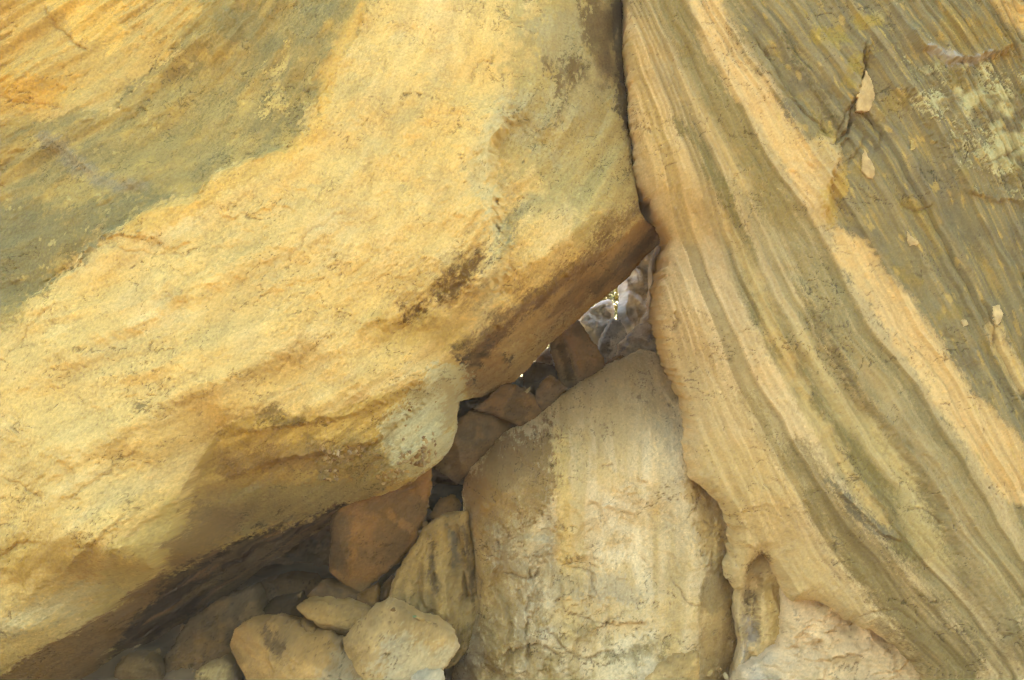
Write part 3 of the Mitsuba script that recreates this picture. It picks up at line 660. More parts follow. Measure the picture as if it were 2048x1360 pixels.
for k, (pts, dp, w) in enumerate((([(1738, 70), (1726, 170), (1698, 245), (1672, 305)], 0.05, 4), ([(1672, 300), (1690, 225), (1730, 225), (1760, 270)], 0.02, 3), ([(1690, 330), (1720, 300), (1740, 260)], 0.015, 3),
                                  ([(1755, 310), (1765, 260), (1750, 230)], 0.012, 3), ([(1560, 170), (1620, 230), (1665, 285)], 0.02, 3.5), ([(1500, 60), (1560, 150), (1620, 235)], 0.012, 3),
                                  ([(1800, 400), (1840, 420), (1870, 410)], 0.012, 2.5), ([(1960, 590), (1990, 650), (1985, 700)], 0.02, 4), ([(1960, 330), (2010, 310), (2048, 290)], 0.01, 2.5),
                                  ([(1810, 1020), (1850, 1020), (1890, 1050)], 0.006, 2.5), ([(1700, 1240), (1790, 1220), (1850, 1260)], 0.008, 2.5), ([(1520, 640), (1480, 560)], 0.005, 2.5),
                                  ([(1346, 620), (1352, 640), (1350, 665)], 0.03, 4), ([(1380, 960), (1440, 1030), (1470, 1110)], 0.02, 5))):
    m = R.crack(pts, dp, w, 6, 10, 40 + k)
    R.paint(m, C(110, 88, 40), 0.5)
R.col *= [1.13, 1.07, 1.03]
R.tone(1 + 0.10 * (1 - sstep(1.8, 2.8, t)))
R.finish('boulder_001')
tag('boulder_001', 'huge leaning boulder at the right with diagonal olive and tan stripes', 'boulder')

# ------------------------------------------------------------------ the middle boulder
M = Rock(
    [(1300, 702), (1255, 716), (1215, 738), (1165, 772), (1128, 790), (1100, 815), (1060, 850), (1010, 872), (970, 912), (935, 950), (918, 990), (922, 1040), (924, 1100), (934, 1180), (940, 1230), (914, 1262),
     (908, 1330), (890, 1420), (860, 1560), (1200, 1640), (1600, 1560), (1640, 1300), (1580, 1150), (1500, 1000), (1440, 860), (1400, 770), (1352, 724)],
    [(1300, 715, 8.75), (1220, 760, 8.55), (1110, 840, 8.35), (1020, 890, 8.3), (1300, 800, 8.25), (1200, 880, 7.94), (1100, 930, 7.88), (980, 960, 7.98), (935, 1060, 7.98), (1000, 1060, 7.80), (1120, 1100, 7.72), (1250, 1050, 7.75),
     (1370, 900, 7.84), (1340, 1050, 7.68), (1430, 1080, 7.56), (1450, 1250, 7.5), (1390, 1250, 7.5), (1250, 1250, 7.6), (1100, 1250, 7.6), (960, 1250, 7.8), (1000, 1380, 7.55), (1250, 1400, 7.45), (1450, 1400, 7.6),
     (1600, 1300, 8.1), (1450, 850, 8.4), (1200, 1600, 7.4), (880, 1500, 7.6)],
    rim=(0.10, 0.12), thick=1.3, seed=3, hub=(1200, 1150))
s, t = M.z * 1.0 + 0.03 * M.x, M.x - 0.06 * M.z
M.skin(coarse=0.020, mid=0.0065, fine=0.0026, t=t, s=s, aniso=2.0, chips=0.36, grain=0.14)
f1, f3 = fbm(M.x * 1.8, M.z * 1.8, 4, 90), fbm(M.x * 6, M.z * 6, 4, 91)
v1, v2 = fbm(t * 5, s * 0.8, 3, 92), fbm(t * 14, s * 1.2, 3, 93)
M.col[:] = C(212, 184, 132)
M.paint(sstep(-0.1, 0.5, v1), C(222, 198, 150), 0.8)
M.paint(sstep(-0.1, 0.8, v2 - v1), C(190, 160, 102), 0.7)
M.paint(sstep(0.0, 0.6, f3 + 0.5 * f1), C(202, 168, 104), 0.6)
M.paint(M.region([(1170, 740), (1300, 700), (1370, 760), (1360, 830), (1200, 850)], 40, 40, 4, 1), C(184, 154, 102), 0.6)
M.paint(M.stripe([(1118, 850), (1124, 960), (1130, 1080), (1128, 1160)], (16, 14), 9, 8, 7, 2), C(214, 180, 108), 0.75)
M.paint(M.stripe([(1150, 860), (1156, 1000), (1160, 1160)], (8, 8), 9, 8, 7, 3), C(204, 178, 120), 0.6)
M.paint(M.stripe([(1075, 930), (1085, 1000), (1100, 1080), (1110, 1200)], (12, 12), 12, 10, 7, 4), C(160, 142, 104), 0.6)
M.paint(M.stripe([(1330, 830), (1345, 950), (1350, 1100)], (24, 22), 26, 14, 5, 5), C(188, 168, 126), 0.6)
M.paint(M.region([(920, 960), (1010, 880), (1110, 840), (1110, 900), (1060, 1050), (960, 1060)], 24, 30, 5, 6), C(146, 114, 60), 0.85)
M.paint(M.region([(915, 1000), (975, 960), (985, 1100), (975, 1260), (930, 1260)], 14, 20, 7, 18), C(150, 118, 66), 0.75)
M.paint(M.region([(980, 1080), (1090, 1060), (1110, 1200), (1010, 1220)], 26, 40, 6, 7), C(182, 162, 118), 0.65)
M.paint(M.region([(940, 1130), (1000, 1120), (1030, 1280), (960, 1320)], 16, 30, 7, 8), C(178, 146, 84), 0.7)
M.paint(M.region([(1190, 1270), (1260, 1250), (1330, 1280), (1300, 1330), (1220, 1330)], 20, 40, 7, 9) * sstep(-0.3, 0.3, f3), C(124, 108, 66), 0.75)
M.paint(M.region([(1000, 1280), (1100, 1260), (1180, 1290), (1170, 1380), (1000, 1380)], 24, 40, 6, 10) * sstep(-0.3, 0.3, f3), C(146, 120, 66), 0.7)
M.paint(M.region([(1180, 1120), (1260, 1180), (1330, 1260), (1250, 1260), (1170, 1200)], 24, 40, 6, 11), C(200, 166, 104), 0.6)
M.paint(M.region([(1170, 1165), (1250, 1160), (1290, 1195), (1180, 1190)], 12, 24, 8, 12), C(172, 156, 122), 0.6)
M.paint(M.region([(1385, 940), (1430, 1000), (1480, 1180), (1480, 1350), (1400, 1350), (1420, 1150), (1390, 1050)], 16, 16, 7, 13), C(172, 140, 82), 0.8)
M.paint(M.region([(1405, 1130), (1450, 1120), (1470, 1200), (1410, 1220)], 14, 18, 8, 14), C(138, 118, 76), 0.7)
M.paint(M.region([(905, 1230), (950, 1220), (970, 1300), (940, 1400), (900, 1400)], 14, 16, 7, 15), C(168, 142, 98), 0.7)
M.chop((930, 1050), (1190, 806), 1.0)
M.chop((958, 1300), (968, 1040), 1.0)
M.chop((1368, 780), (1380, 1100), 0.5)
M.chop((1105, 1200), (1112, 900), 0.12)
M.h += 0.006 * v1
rough = M.region([(950, 1100), (1040, 1080), (1080, 1200), (1110, 1380), (960, 1400)], 26, 40, 6, 16)
M.h += rough * 0.014 * ridge(M.x * 13, M.z * 10, 3, 94)
M.paint(rough * sstep(0.2, 0.6, ridge(M.x * 13 + 3, M.z * 10, 3, 95)), C(138, 108, 56), 0.5)
top = M.region([(930, 960), (1010, 880), (1110, 840), (1120, 930), (1050, 1060), (940, 1080)], 20, 20, 6, 17)
M.h += top * 0.016 * ridge(M.x * 9, M.z * 9, 2, 96)
M.ledge([(1100, 1200), (1112, 1080), (1108, 960), (1110, 860)], 0.045, 60, 8, 8, 7, 1)
M.ledge([(990, 1100), (1060, 1070), (1110, 1095)][::-1], 0.045, 50, 6, 10, 9, 2)
M.ledge([(930, 1080), (980, 1010), (1040, 960), (1100, 900), (1160, 870)], 0.035, 70, 12, 12, 7, 3)
M.ledge([(1400, 1380), (1398, 1280), (1405, 1180), (1425, 1100)], 0.03, 60, 7, 8, 8, 4)
M.ledge([(1160, 1180), (1240, 1200), (1300, 1190), (1360, 1160)][::-1], 0.02, 60, 6, 12, 8, 5)
M.ledge([(960, 1300), (1060, 1260), (1140, 1250), (1200, 1270)][::-1], 0.05, 60, 6, 12, 8, 6)
M.ledge([(1000, 1360), (1010, 1250), (985, 1160), (1000, 1100), (980, 1020)], 0.085, 60, 7, 12, 8, 7)
M.ledge([(1230, 730), (1180, 770), (1120, 810), (1060, 856)][::-1], 0.02, 30, 6, 8, 9, 8)
M.ledge([(950, 1250), (958, 1160), (950, 1060), (965, 980)], -0.07, 40, 5, 8, 8, 9)
M.ledge([(1060, 1360), (1052, 1260), (1066, 1180), (1050, 1110)], 0.05, 45, 5, 10, 8, 10)
M.ledge([(1180, 1380), (1150, 1300), (1190, 1250), (1300, 1245)], 0.035, 50, 5, 10, 8, 11)
for k, (pts, dp, w) in enumerate((([(1010, 1140), (1050, 1155), (1080, 1130)], 0.02, 3), ([(1060, 1180), (1052, 1260), (1058, 1330)], 0.02, 4), ([(1120, 1220), (1200, 1240), (1260, 1220)], 0.01, 3),
                                  ([(1200, 930), (1230, 932)], 0.012, 3), ([(1000, 1310), (1060, 1290), (1120, 1310)], 0.02, 4), ([(1140, 1130), (1180, 1150), (1200, 1200)], 0.008, 3),
                                  ([(940, 1090), (960, 1180), (955, 1260)], 0.02, 4), ([(1340, 1150), (1370, 1200), (1395, 1210)], 0.01, 3), ([(1080, 1240), (1150, 1310), (1240, 1300)], 0.014, 3))):
    M.paint(M.crack(pts, dp, w, 8, 10, 40 + k), C(110, 84, 44), 0.5)
M.col *= [1.17, 1.10, 1.0]
M.finish('boulder_002')
tag('boulder_002', 'broad tan boulder with pale vertical streaks wedged between the two huge boulders', 'boulder')


# ------------------------------------------------------------------ smaller rocks
def stone(key, label, category, outline, y, tilt=(0.0, 0.3), bulge=0.02, thick=0.3, col=(150, 115, 60), col2=None, seed=1, rim=(0.02, 0.022), sharp=True, facets=0, ang=0.0,
          work=None, group=None, cell=0.0065, hub=None, coarse=0.005, ragged=1.2, mid=0.003, hue=0.12, relief=0.7, chops=None, warm=True):
    o = np.array(outline, float)
    c = o.mean(0)
    ring = [(px, py) for px, py in o] + [tuple(c)]
    k = STEP * y / REACH
    ctrl = [(px, py, y + tilt[0] * (px - c[0]) * k - tilt[1] * (py - c[1]) * k - (bulge if i == len(ring) - 1 else 0)) for i, (px, py) in enumerate(ring)]
    q = Rock(outline, ctrl, cell, rim, thick, seed, ragged, sharp, hub, window=False)
    rg = np.random.default_rng(seed)
    q.form += 0.10 * relief * ((q.x - q.hub[0]) * rg.uniform(-1, 1) + (q.z - q.hub[1]) * rg.uniform(-1, 1))
    if chops is None:
        chops, a0 = [], rg.random() * 6
        rad = np.ptp(o, axis=0) / 2
        for i in range(facets or 3):
            a = a0 + 2 * np.pi * (i + rg.uniform(-0.3, 0.3)) / (facets or 3)
            m = c + rad * [math.cos(a), math.sin(a)] * rg.uniform(0.15, 0.6)
            chops.append((tuple(m + 20 * np.array([-math.sin(a), math.cos(a)])[::1]), tuple(m), relief * rg.uniform(0.3, 1.1)))
    for ca, cb, sl in chops:
        q.chop(ca, cb, sl)
    q.skin(coarse, mid * 1.3, 0.0026, aniso=3.0, ang=ang, chips=0.45, grain=0.17)
    if warm:
        col = tuple(v * m for v, m in zip(col, (1.09, 1.05, 1.0)))
    q.col[:] = C(*col)
    q.paint(sstep(-0.2, 0.5, fbm(q.x * 4, q.z * 4, 4, seed + 200)), C(*(col2 or tuple(0.86 * v for v in col))), 0.8)
    q.paint(sstep(0.2, 0.7, fbm(q.x * 9 + 5, q.z * 9, 3, seed + 201)), C(*(min(255, 1.13 * v) for v in col)), 0.6)
    if work:
        work(q)
    q.finish(key, 0.8, hue, chip=0.15)
    tag(key, label, category, group)
    return q


def slab_relief(q):
    q.ledge([(885, 1230), (868, 1150), (862, 1090), (868, 1040)], 0.035, 40, 4, 5, 9, 1)
    q.ledge([(940, 1215), (925, 1120), (915, 1040)], -0.05, 30, 3, 4, 9, 2)
    q.ledge([(905, 1240), (893, 1170), (898, 1140)], 0.03, 25, 3, 4, 9, 3)
    q.ledge([(898, 1138), (925, 1135)], -0.02, 30, 3, 3, 9, 4)
    q.h += 0.028 * fbm(q.x * 13, q.z * 2.0, 3, 300)
    q.crack([(845, 1110), (838, 1170), (850, 1230)], 0.03, 4, 5, 9, 7)
    q.paint(q.stripe([(866, 1080), (864, 1130), (872, 1190)], 6, 5, 6, 9, 2), C(92, 70, 40), 0.7)
    q.paint(q.stripe([(926, 1050), (938, 1130), (948, 1210)], 5, 4, 4, 9, 3), C(84, 64, 36), 0.7)
    q.crack([(918, 1060), (928, 1140), (938, 1215)], 0.05, 4, 4, 9, 5)
    q.crack([(866, 1060), (862, 1110), (872, 1170)], 0.03, 4, 5, 9, 6)
    q.paint(q.stripe([(905, 1060), (908, 1140)], 8, 6, 5, 9, 1), C(104, 94, 72), 0.7)


stone('rock_slab', 'split upright slab with vertical ribs leaning on the left side of the streaked boulder', 'rock',
      [(896, 1030), (934, 1024), (946, 1090), (958, 1218), (946, 1300), (900, 1340), (840, 1330), (780, 1250), (776, 1196), (796, 1142), (826, 1088), (850, 1056), (880, 1036)],
      7.92, (0.15, 0.35), 0.02, 0.4, (160, 130, 74), (136, 108, 60), 11, sharp=True, work=slab_relief, chops=[((880, 1260), (862, 1060), 0.25)], ang=1.4, mid=0.006, rim=(0.02, 0.025))


def brown_relief(q):
    q.ledge([(650, 1145), (680, 1170), (706, 1202)], -0.03, 30, 3, 3, 9, 1)
    q.paint(q.stripe([(700, 1195), (770, 1150), (830, 1090)], (8, 10), 8, 6, 8, 1), C(150, 112, 52), 0.7)
    q.paint(q.region([(655, 1040), (690, 1030), (690, 1120), (655, 1150)], 14, 14, 7, 2), C(104, 84, 50), 0.6)


stone('rock_slab_001', 'flat faced brown rock slab hanging on edge under the left boulder, beside the dark hollow', 'rock',
      [(864, 930), (862, 985), (852, 1040), (832, 1086), (796, 1128), (752, 1166), (713, 1201), (694, 1190), (672, 1166), (654, 1146), (656, 1100), (664, 1040), (690, 1000), (760, 950)],
      8.25, (0.1, -0.12), 0.03, 0.3, (146, 106, 52), (124, 92, 48), 12, rim=(0.02, 0.03), work=brown_relief, chops=[((712, 1206), (668, 1030), 0.8), ((860, 1040), (700, 1206), -0.0)], coarse=0.005, mid=0.0018, ang=0.8)
stone('rock_wedge', 'brown wedge of rock with a pointed lower end, stuck beside the pebbly belly', 'rock',
      [(912, 850), (936, 826), (990, 836), (1042, 852), (1030, 880), (996, 905), (958, 930), (912, 974), (880, 958), (852, 938), (880, 890)],
      8.42, (0.25, 0.15), 0.02, 0.4, (132, 102, 58), (108, 86, 52), 13, facets=4)
stone('rock_wedge_001', 'brown squarish rock with a dark streak lying on top of the pointed wedge', 'rock',
      [(944, 822), (975, 795), (1004, 768), (1050, 776), (1066, 790), (1092, 830), (1062, 846), (1040, 852), (1000, 842)],
      8.62, (0.2, 0.3), 0.02, 0.35, (130, 100, 58), (106, 84, 52), 14, facets=3)
stone('rock_block', 'small brown oblong block leaning beside the top left edge of the middle boulder', 'rock',
      [(1064, 812), (1082, 770), (1102, 750), (1138, 776), (1112, 802), (1084, 828)], 8.7, (0.3, 0.25), 0.03, 0.3, (138, 106, 62), (112, 88, 54), 15, facets=3)


def wedge_relief(q):
    q.paint(q.stripe([(1120, 685), (1135, 730), (1140, 765)], 10, 6, 6, 9, 1), C(74, 60, 36), 0.7)
    q.paint(q.stripe([(1140, 670), (1155, 715), (1165, 755)], 6, 5, 5, 9, 2), C(158, 112, 54), 0.8)
    q.crack([(1130, 670), (1148, 720), (1158, 765)], 0.02, 3, 4, 9, 3)


stone('rock_block_001', 'brown wedge shaped block with streaked grain standing on the middle boulder in the gap', 'rock',
      [(1098, 678), (1124, 656), (1152, 640), (1184, 672), (1206, 706), (1218, 738), (1186, 768), (1150, 790), (1128, 800), (1114, 740)],
      8.95, (0.25, 0.1), 0.02, 0.35, (136, 106, 62), (114, 90, 54), 16, facets=3, work=wedge_relief, ang=-1.2)
stone('rock_block_002', 'dark brown block half hidden behind the small oblong block', 'rock',
      [(1046, 742), (1070, 728), (1108, 734), (1126, 760), (1130, 800), (1080, 800), (1050, 780)], 9.2, (0.1, 0.3), 0.02, 0.3, (112, 90, 60), (90, 74, 52), 17, facets=4)
stone('rock_ledge', 'low brown rock ledge behind the top left edge of the middle boulder', 'rock',
      [(1080, 830), (1120, 800), (1160, 766), (1210, 736), (1240, 712), (1260, 716), (1240, 760), (1150, 830), (1090, 870)], 8.95, (0.1, -0.15), 0.03, 0.3, (140, 106, 58), (116, 90, 52), 18)
stone('stone', 'round brown stone in the gap right of the hanging brown slab', 'stone',
      [(856, 1036), (868, 1014), (884, 1000), (906, 996), (920, 1010), (914, 1038), (888, 1050), (866, 1048)], 8.35, (0.2, 0.4), 0.02, 0.25, (132, 100, 54), None, 19, sharp=False)
stone('stone_001', 'dark stone deep in the gap under the pointed wedge', 'stone',
      [(850, 990), (872, 976), (920, 978), (950, 985), (930, 1040), (870, 1030)], 8.75, (0.0, 0.3), 0.02, 0.3, (80, 66, 42), None, 20, sharp=False)

# ---- rubble on the ground at the lower left
def big_relief(q):
    q.ledge([(520, 1262), (536, 1300), (552, 1340), (545, 1380)], 0.03, 60, 4, 5, 9, 1)
    q.paint(q.stripe([(520, 1262), (545, 1282), (575, 1294)], (6, 10), 5, 7, 12, 1), C(88, 66, 40), 0.7)
    q.paint(q.region([(640, 1330), (690, 1310), (740, 1350), (700, 1380)], 16, 20, 7, 2), C(162, 142, 104), 0.6)
    q.crack([(505, 1262), (540, 1290), (580, 1300)], 0.02, 3, 5, 9, 3)


stone('rock', 'large light brown rock with a blunt left end, lying left of the pale angular rock', 'rock',
      [(445, 1308), (458, 1272), (484, 1255), (519, 1262), (526, 1255), (560, 1258), (640, 1284), (706, 1317), (736, 1350), (756, 1400), (700, 1440), (540, 1440), (492, 1384), (462, 1352)],
      7.42, (-0.05, 0.55), 0.02, 0.5, (170, 134, 78), (148, 114, 64), 21, chops=[((556, 1400), (518, 1250), 0.9), ((520, 1284), (750, 1366), 1.7), ((470, 1262), (445, 1335), -0.2), ((500, 1400), (440, 1300), 0.8)], work=big_relief, ang=-0.5, rim=(0.025, 0.03))


def angular_relief(q):
    q.ledge([(735, 1400), (748, 1330), (760, 1290), (740, 1240)], 0.05, 70, 12, 6, 8, 1)
    q.ledge([(830, 1270), (870, 1310), (905, 1300)], -0.02, 40, 4, 6, 8, 2)
    q.paint(q.region([(760, 1290), (850, 1280), (912, 1290), (900, 1340), (840, 1380), (760, 1380)], 24, 24, 6, 1), C(198, 170, 118), 0.7)


stone('rock_001', 'large pale angular rock at the bottom, rightmost of the rubble', 'rock',
      [(679, 1292), (704, 1258), (764, 1221), (806, 1228), (838, 1246), (910, 1274), (921, 1302), (886, 1350), (858, 1420), (720, 1440), (694, 1360)],
      7.36, (0.05, 0.5), 0.02, 0.5, (180, 146, 88), (162, 128, 74), 22, chops=[((744, 1420), (764, 1270), 0.9), ((690, 1290), (920, 1276), 1.6), ((925, 1290), (862, 1385), 0.8), ((840, 1300), (880, 1230), -0.15)], work=angular_relief, ang=0.7, rim=(0.025, 0.03))
stone('rock_002', 'flat light brown rock with a pointed left end lying behind the two big pale rocks', 'rock',
      [(590, 1220), (604, 1208), (640, 1206), (680, 1214), (740, 1226), (752, 1236), (728, 1256), (690, 1284), (660, 1278), (640, 1270), (622, 1248), (606, 1240)],
      7.75, (0.0, 0.5), 0.02, 0.3, (166, 132, 74), (146, 114, 62), 23, chops=[((752, 1262), (606, 1244), 1.6), ((600, 1228), (750, 1240), 0.9), ((630, 1280), (612, 1200), 0.6)], sharp=True, rim=(0.02, 0.025))


def dark_relief(q):
    q.ledge([(380, 1290), (420, 1252), (455, 1205)], 0.03, 40, 5, 6, 8, 1)
    q.crack([(395, 1270), (430, 1240), (456, 1204)], 0.03, 4, 5, 9, 2)
    q.h += 0.008 * fbm(q.x * 8, q.z * 22, 3, 310)


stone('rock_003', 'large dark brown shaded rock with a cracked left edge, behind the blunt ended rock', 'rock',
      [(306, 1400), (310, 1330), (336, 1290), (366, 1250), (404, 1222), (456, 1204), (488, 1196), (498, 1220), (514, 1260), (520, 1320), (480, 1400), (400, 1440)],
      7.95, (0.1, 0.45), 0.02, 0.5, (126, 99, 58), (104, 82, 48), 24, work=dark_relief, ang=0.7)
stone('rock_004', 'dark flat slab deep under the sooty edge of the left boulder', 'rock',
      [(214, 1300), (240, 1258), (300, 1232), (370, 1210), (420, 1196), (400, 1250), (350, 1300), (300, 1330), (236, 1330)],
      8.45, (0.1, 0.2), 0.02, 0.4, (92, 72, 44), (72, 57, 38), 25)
stone('rock_005', 'dim brown slab lying under the hanging brown slab', 'rock',
      [(604, 1200), (624, 1184), (640, 1172), (690, 1186), (730, 1206), (742, 1222), (720, 1236), (660, 1220), (620, 1214)], 8.05, (0.0, 0.4), 0.02, 0.3, (132, 100, 54), (110, 84, 48), 26)
stone('rock_006', 'small brown block under the lower tip of the hanging brown slab', 'rock',
      [(712, 1200), (750, 1176), (760, 1186), (756, 1212), (730, 1220), (716, 1212)], 8.0, (0.1, 0.3), 0.03, 0.2, (146, 110, 58), None, 27, facets=3)
stone('rock_007', 'dark broken brown rock beside the foot of the ribbed slab', 'rock',
      [(752, 1190), (780, 1160), (792, 1170), (788, 1210), (770, 1240), (748, 1230)], 8.1, (0.1, 0.2), 0.03, 0.25, (118, 88, 46), None, 28, facets=4)


def grey_relief(q):
    q.paint(q.region([(385, 1350), (430, 1335), (450, 1350), (430, 1380)], 8, 10, 9, 1), C(190, 160, 102), 0.7)
    q.ledge([(420, 1380), (435, 1345), (440, 1325)], 0.03, 30, 4, 4, 9, 2)


stone('rock_008', 'greyish brown lumpy rock at the bottom edge, left of the blunt rock', 'rock',
      [(372, 1400), (384, 1352), (412, 1336), (434, 1324), (452, 1332), (462, 1352), (470, 1400), (420, 1430)], 7.5, (0.1, 0.5), 0.02, 0.3, (148, 126, 80), None, 29, work=grey_relief, facets=4)
stone('rock_009', 'dark greenish brown rock at the bottom left corner of the rubble', 'rock',
      [(216, 1400), (222, 1340), (250, 1314), (290, 1312), (316, 1330), (322, 1400)], 7.9, (0.1, 0.4), 0.02, 0.3, (120, 98, 60), None, 30, chops=[((310, 1330), (225, 1345), 0.8), ((270, 1400), (262, 1310), 0.4)], ragged=1.0)
stone('rock_010', 'small wedge of brown stone tucked beneath the flat pointed rock', 'rock',
      [(592, 1244), (606, 1242), (626, 1258), (642, 1276), (632, 1290), (606, 1284), (594, 1264)], 7.7, (0.1, 0.4), 0.02, 0.2, (140, 108, 60), None, 31, facets=4)
stone('rock_011', 'white topped stone cut by the bottom edge of the photo under the pale angular rock', 'rock',
      [(822, 1362), (832, 1352), (856, 1350), (878, 1354), (884, 1364), (880, 1420), (826, 1420)], 7.15, (0.0, 0.7), 0.02, 0.2, (196, 176, 132), (186, 166, 124), 32, facets=4)
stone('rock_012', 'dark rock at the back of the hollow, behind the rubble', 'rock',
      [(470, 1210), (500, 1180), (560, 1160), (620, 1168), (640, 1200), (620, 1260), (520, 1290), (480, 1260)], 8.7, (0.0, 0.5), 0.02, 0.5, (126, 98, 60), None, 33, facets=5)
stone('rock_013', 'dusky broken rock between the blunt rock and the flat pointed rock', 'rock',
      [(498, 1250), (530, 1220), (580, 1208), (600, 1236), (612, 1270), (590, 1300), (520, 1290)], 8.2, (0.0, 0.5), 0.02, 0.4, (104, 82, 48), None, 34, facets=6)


# ---- the foot of the right boulder
def pillar_relief(q):
    q.ledge([(1502, 1420), (1505, 1300), (1512, 1220), (1520, 1140)], -0.06, 30, 5, 8, 9, 1)
    q.ledge([(1560, 1300), (1566, 1240), (1545, 1160)], 0.03, 30, 5, 6, 9, 2)
    q.paint(q.stripe([(1500, 1180), (1506, 1240), (1502, 1290)], (10, 6), 8, 10, 10, 1), C(104, 78, 40), 0.75)
    q.paint(q.stripe([(1540, 1150), (1548, 1220), (1552, 1280)], (14, 10), 10, 8, 9, 2), C(186, 144, 68), 0.7)
    q.paint(q.stripe([(1500, 1230), (1494, 1300), (1490, 1380)], (8, 12), 10, 8, 9, 3), C(196, 176, 146), 0.6)


stone('rock_pillar', 'narrow brown rock pillar standing under the dark notch at the foot of the striped boulder', 'rock',
      [(1470, 1420), (1482, 1300), (1470, 1180), (1480, 1110), (1524, 1080), (1560, 1090), (1600, 1170), (1610, 1230), (1590, 1300), (1590, 1420)],
      7.50, (0.0, 0.1), 0.02, 0.3, (196, 166, 108), (180, 148, 92), 35, work=pillar_relief, chops=[((1545, 1400), (1535, 1150), 0.15)], sharp=False, ang=1.5)


def pale_relief(q):
    q.h += 0.012 * ridge(q.x * 6 + q.z * 4, q.z * 5, 3, 320)
    q.ledge([(1560, 1300), (1640, 1250), (1720, 1260), (1800, 1330)], 0.02, 50, 5, 12, 8, 1)
    q.ledge([(1600, 1400), (1660, 1320), (1760, 1300)], 0.02, 50, 5, 12, 8, 2)
    q.crack([(1600, 1250), (1640, 1240), (1670, 1250)], 0.012, 3, 8, 9, 3)
    q.crack([(1740, 1350), (1790, 1345), (1830, 1320)], 0.012, 3, 8, 9, 4)
    q.paint(q.stripe([(1560, 1380), (1520, 1350), (1540, 1290)], (20, 12), 14, 10, 8, 1), C(190, 170, 134), 0.6)
    q.paint(sstep(0.1, 0.5, fbm(q.x * 7, q.z * 7, 3, 321)), C(176, 144, 90), 0.5)


stone('rock_014', 'pale pinkish tan broken rock face at the bottom right, below the striped boulder', 'rock',
      [(1572, 1180), (1600, 1130), (1680, 1120), (1780, 1170), (1880, 1230), (1960, 1320), (2000, 1420), (1800, 1560), (1460, 1560), (1440, 1420), (1490, 1345), (1556, 1296)],
      7.32, (-0.10, 0.22), 0.02, 0.5, (226, 188, 132), (214, 176, 120), 36, warm=False, work=pale_relief, chops=[((1640, 1400), (1620, 1200), 0.12), ((1700, 1300), (1860, 1380), 0.15)], cell=0.0055, mid=0.006, coarse=0.012)
stone('rock_015', 'low tan rock with a sloping top at the bottom edge, left of the pillar', 'rock',
      [(1296, 1372), (1320, 1345), (1350, 1318), (1400, 1308), (1408, 1330), (1408, 1420), (1310, 1440)], 7.34, (0.05, 0.45), 0.02, 0.3, (190, 158, 98), None, 37, rim=(0.02, 0.025))

# ------------------------------------------------------------------ behind the gap
def cliff_relief(q):
    q.h += 0.10 * ridge(q.x * 4 + 1.2 * q.z, q.z * 2.2, 3, 330)
    q.h += 0.03 * ridge(q.x * 12, q.z * 7, 3, 331)
    q.paint(sstep(0.3, 0.8, ridge(q.x * 7 + q.z * 3, q.z * 5, 3, 332)), C(224, 222, 220), 0.6)
    q.paint(sstep(0.0, 0.5, fbm(q.x * 5, q.z * 5, 3, 333)), C(126, 118, 110), 0.6)


stone('cliff_rock', 'grey veined rock wall in daylight seen through the gap behind the two huge boulders', 'cliff',
      [(1225, 735), (1236, 660), (1238, 580), (1244, 480), (1240, 200), (1230, -10), (1560, -60), (1900, 60), (1800, 560), (1560, 800), (1380, 840), (1260, 800)],
      11.0, (0.1, -0.06), 0.02, 0.8, (218, 228, 232), (176, 182, 182), 41, work=cliff_relief, relief=0.05, cell=0.010, hue=0.05, warm=False)


def brown_back(q):
    q.h += 0.05 * ridge(q.x * 5 + 2 * q.z, q.z * 4, 3, 340)
    for k, pts in enumerate(([(1232, 730), (1262, 668), (1300, 620), (1322, 600)], [(1290, 690), (1312, 650), (1326, 615)], [(1300, 540), (1316, 500), (1336, 474)])):
        q.paint(q.stripe(pts, (3.5, 2), 3, 7, 14, k), C(160, 158, 158), 0.7)
        q.ledge(pts, 0.03, 30, 3, 6, 10, k + 5)


stone('rock_016', 'brown rock edged with pale veins in the gap, behind the top of the middle boulder', 'rock',
      [(1226, 740), (1242, 690), (1268, 660), (1300, 622), (1306, 560), (1302, 520), (1330, 470), (1380, 460), (1400, 600), (1400, 760), (1300, 800)],
      9.7, (-0.1, 0.15), 0.02, 0.5, (188, 170, 140), (160, 148, 124), 42, work=brown_back, relief=0.1)
stone('rock_017', 'rough grey boulder in daylight seen through the gap, above the streaked wedge block', 'rock',
      [(1148, 668), (1160, 634), (1184, 614), (1208, 600), (1226, 600), (1230, 640), (1216, 676), (1196, 700), (1160, 700)],
      10.6, (0.25, 0.12), 0.02, 0.5, (236, 240, 232), (204, 204, 190), 43, sharp=False, coarse=0.03, mid=0.012, hue=0.05, warm=False)
stone('rock_018', 'dark shaded rock in the gap, right of the rough grey boulder', 'rock',
      [(1180, 760), (1200, 690), (1224, 640), (1244, 640), (1262, 680), (1240, 760)], 10.3, (0.0, 0.1), 0.02, 0.4, (136, 134, 126), None, 44, hue=0.03, warm=False)
stone('rock_019', 'pale rock in daylight seen through the gap left of the streaked wedge block', 'rock',
      [(1060, 740), (1078, 716), (1094, 698), (1118, 690), (1134, 720), (1130, 760), (1080, 760)], 10.0, (0.0, 0.15), 0.02, 0.4, (186, 176, 156), (150, 138, 116), 45, facets=4, hue=0.04, warm=False)
stone('rock_020', 'small white stone at the left end of the gap, beside a tuft of dry grass', 'stone',
      [(1018, 776), (1020, 758), (1040, 754), (1056, 758), (1060, 776)], 9.5, (0.0, 0.2), 0.03, 0.2, (206, 198, 176), None, 46, sharp=False, hue=0.04, warm=False)
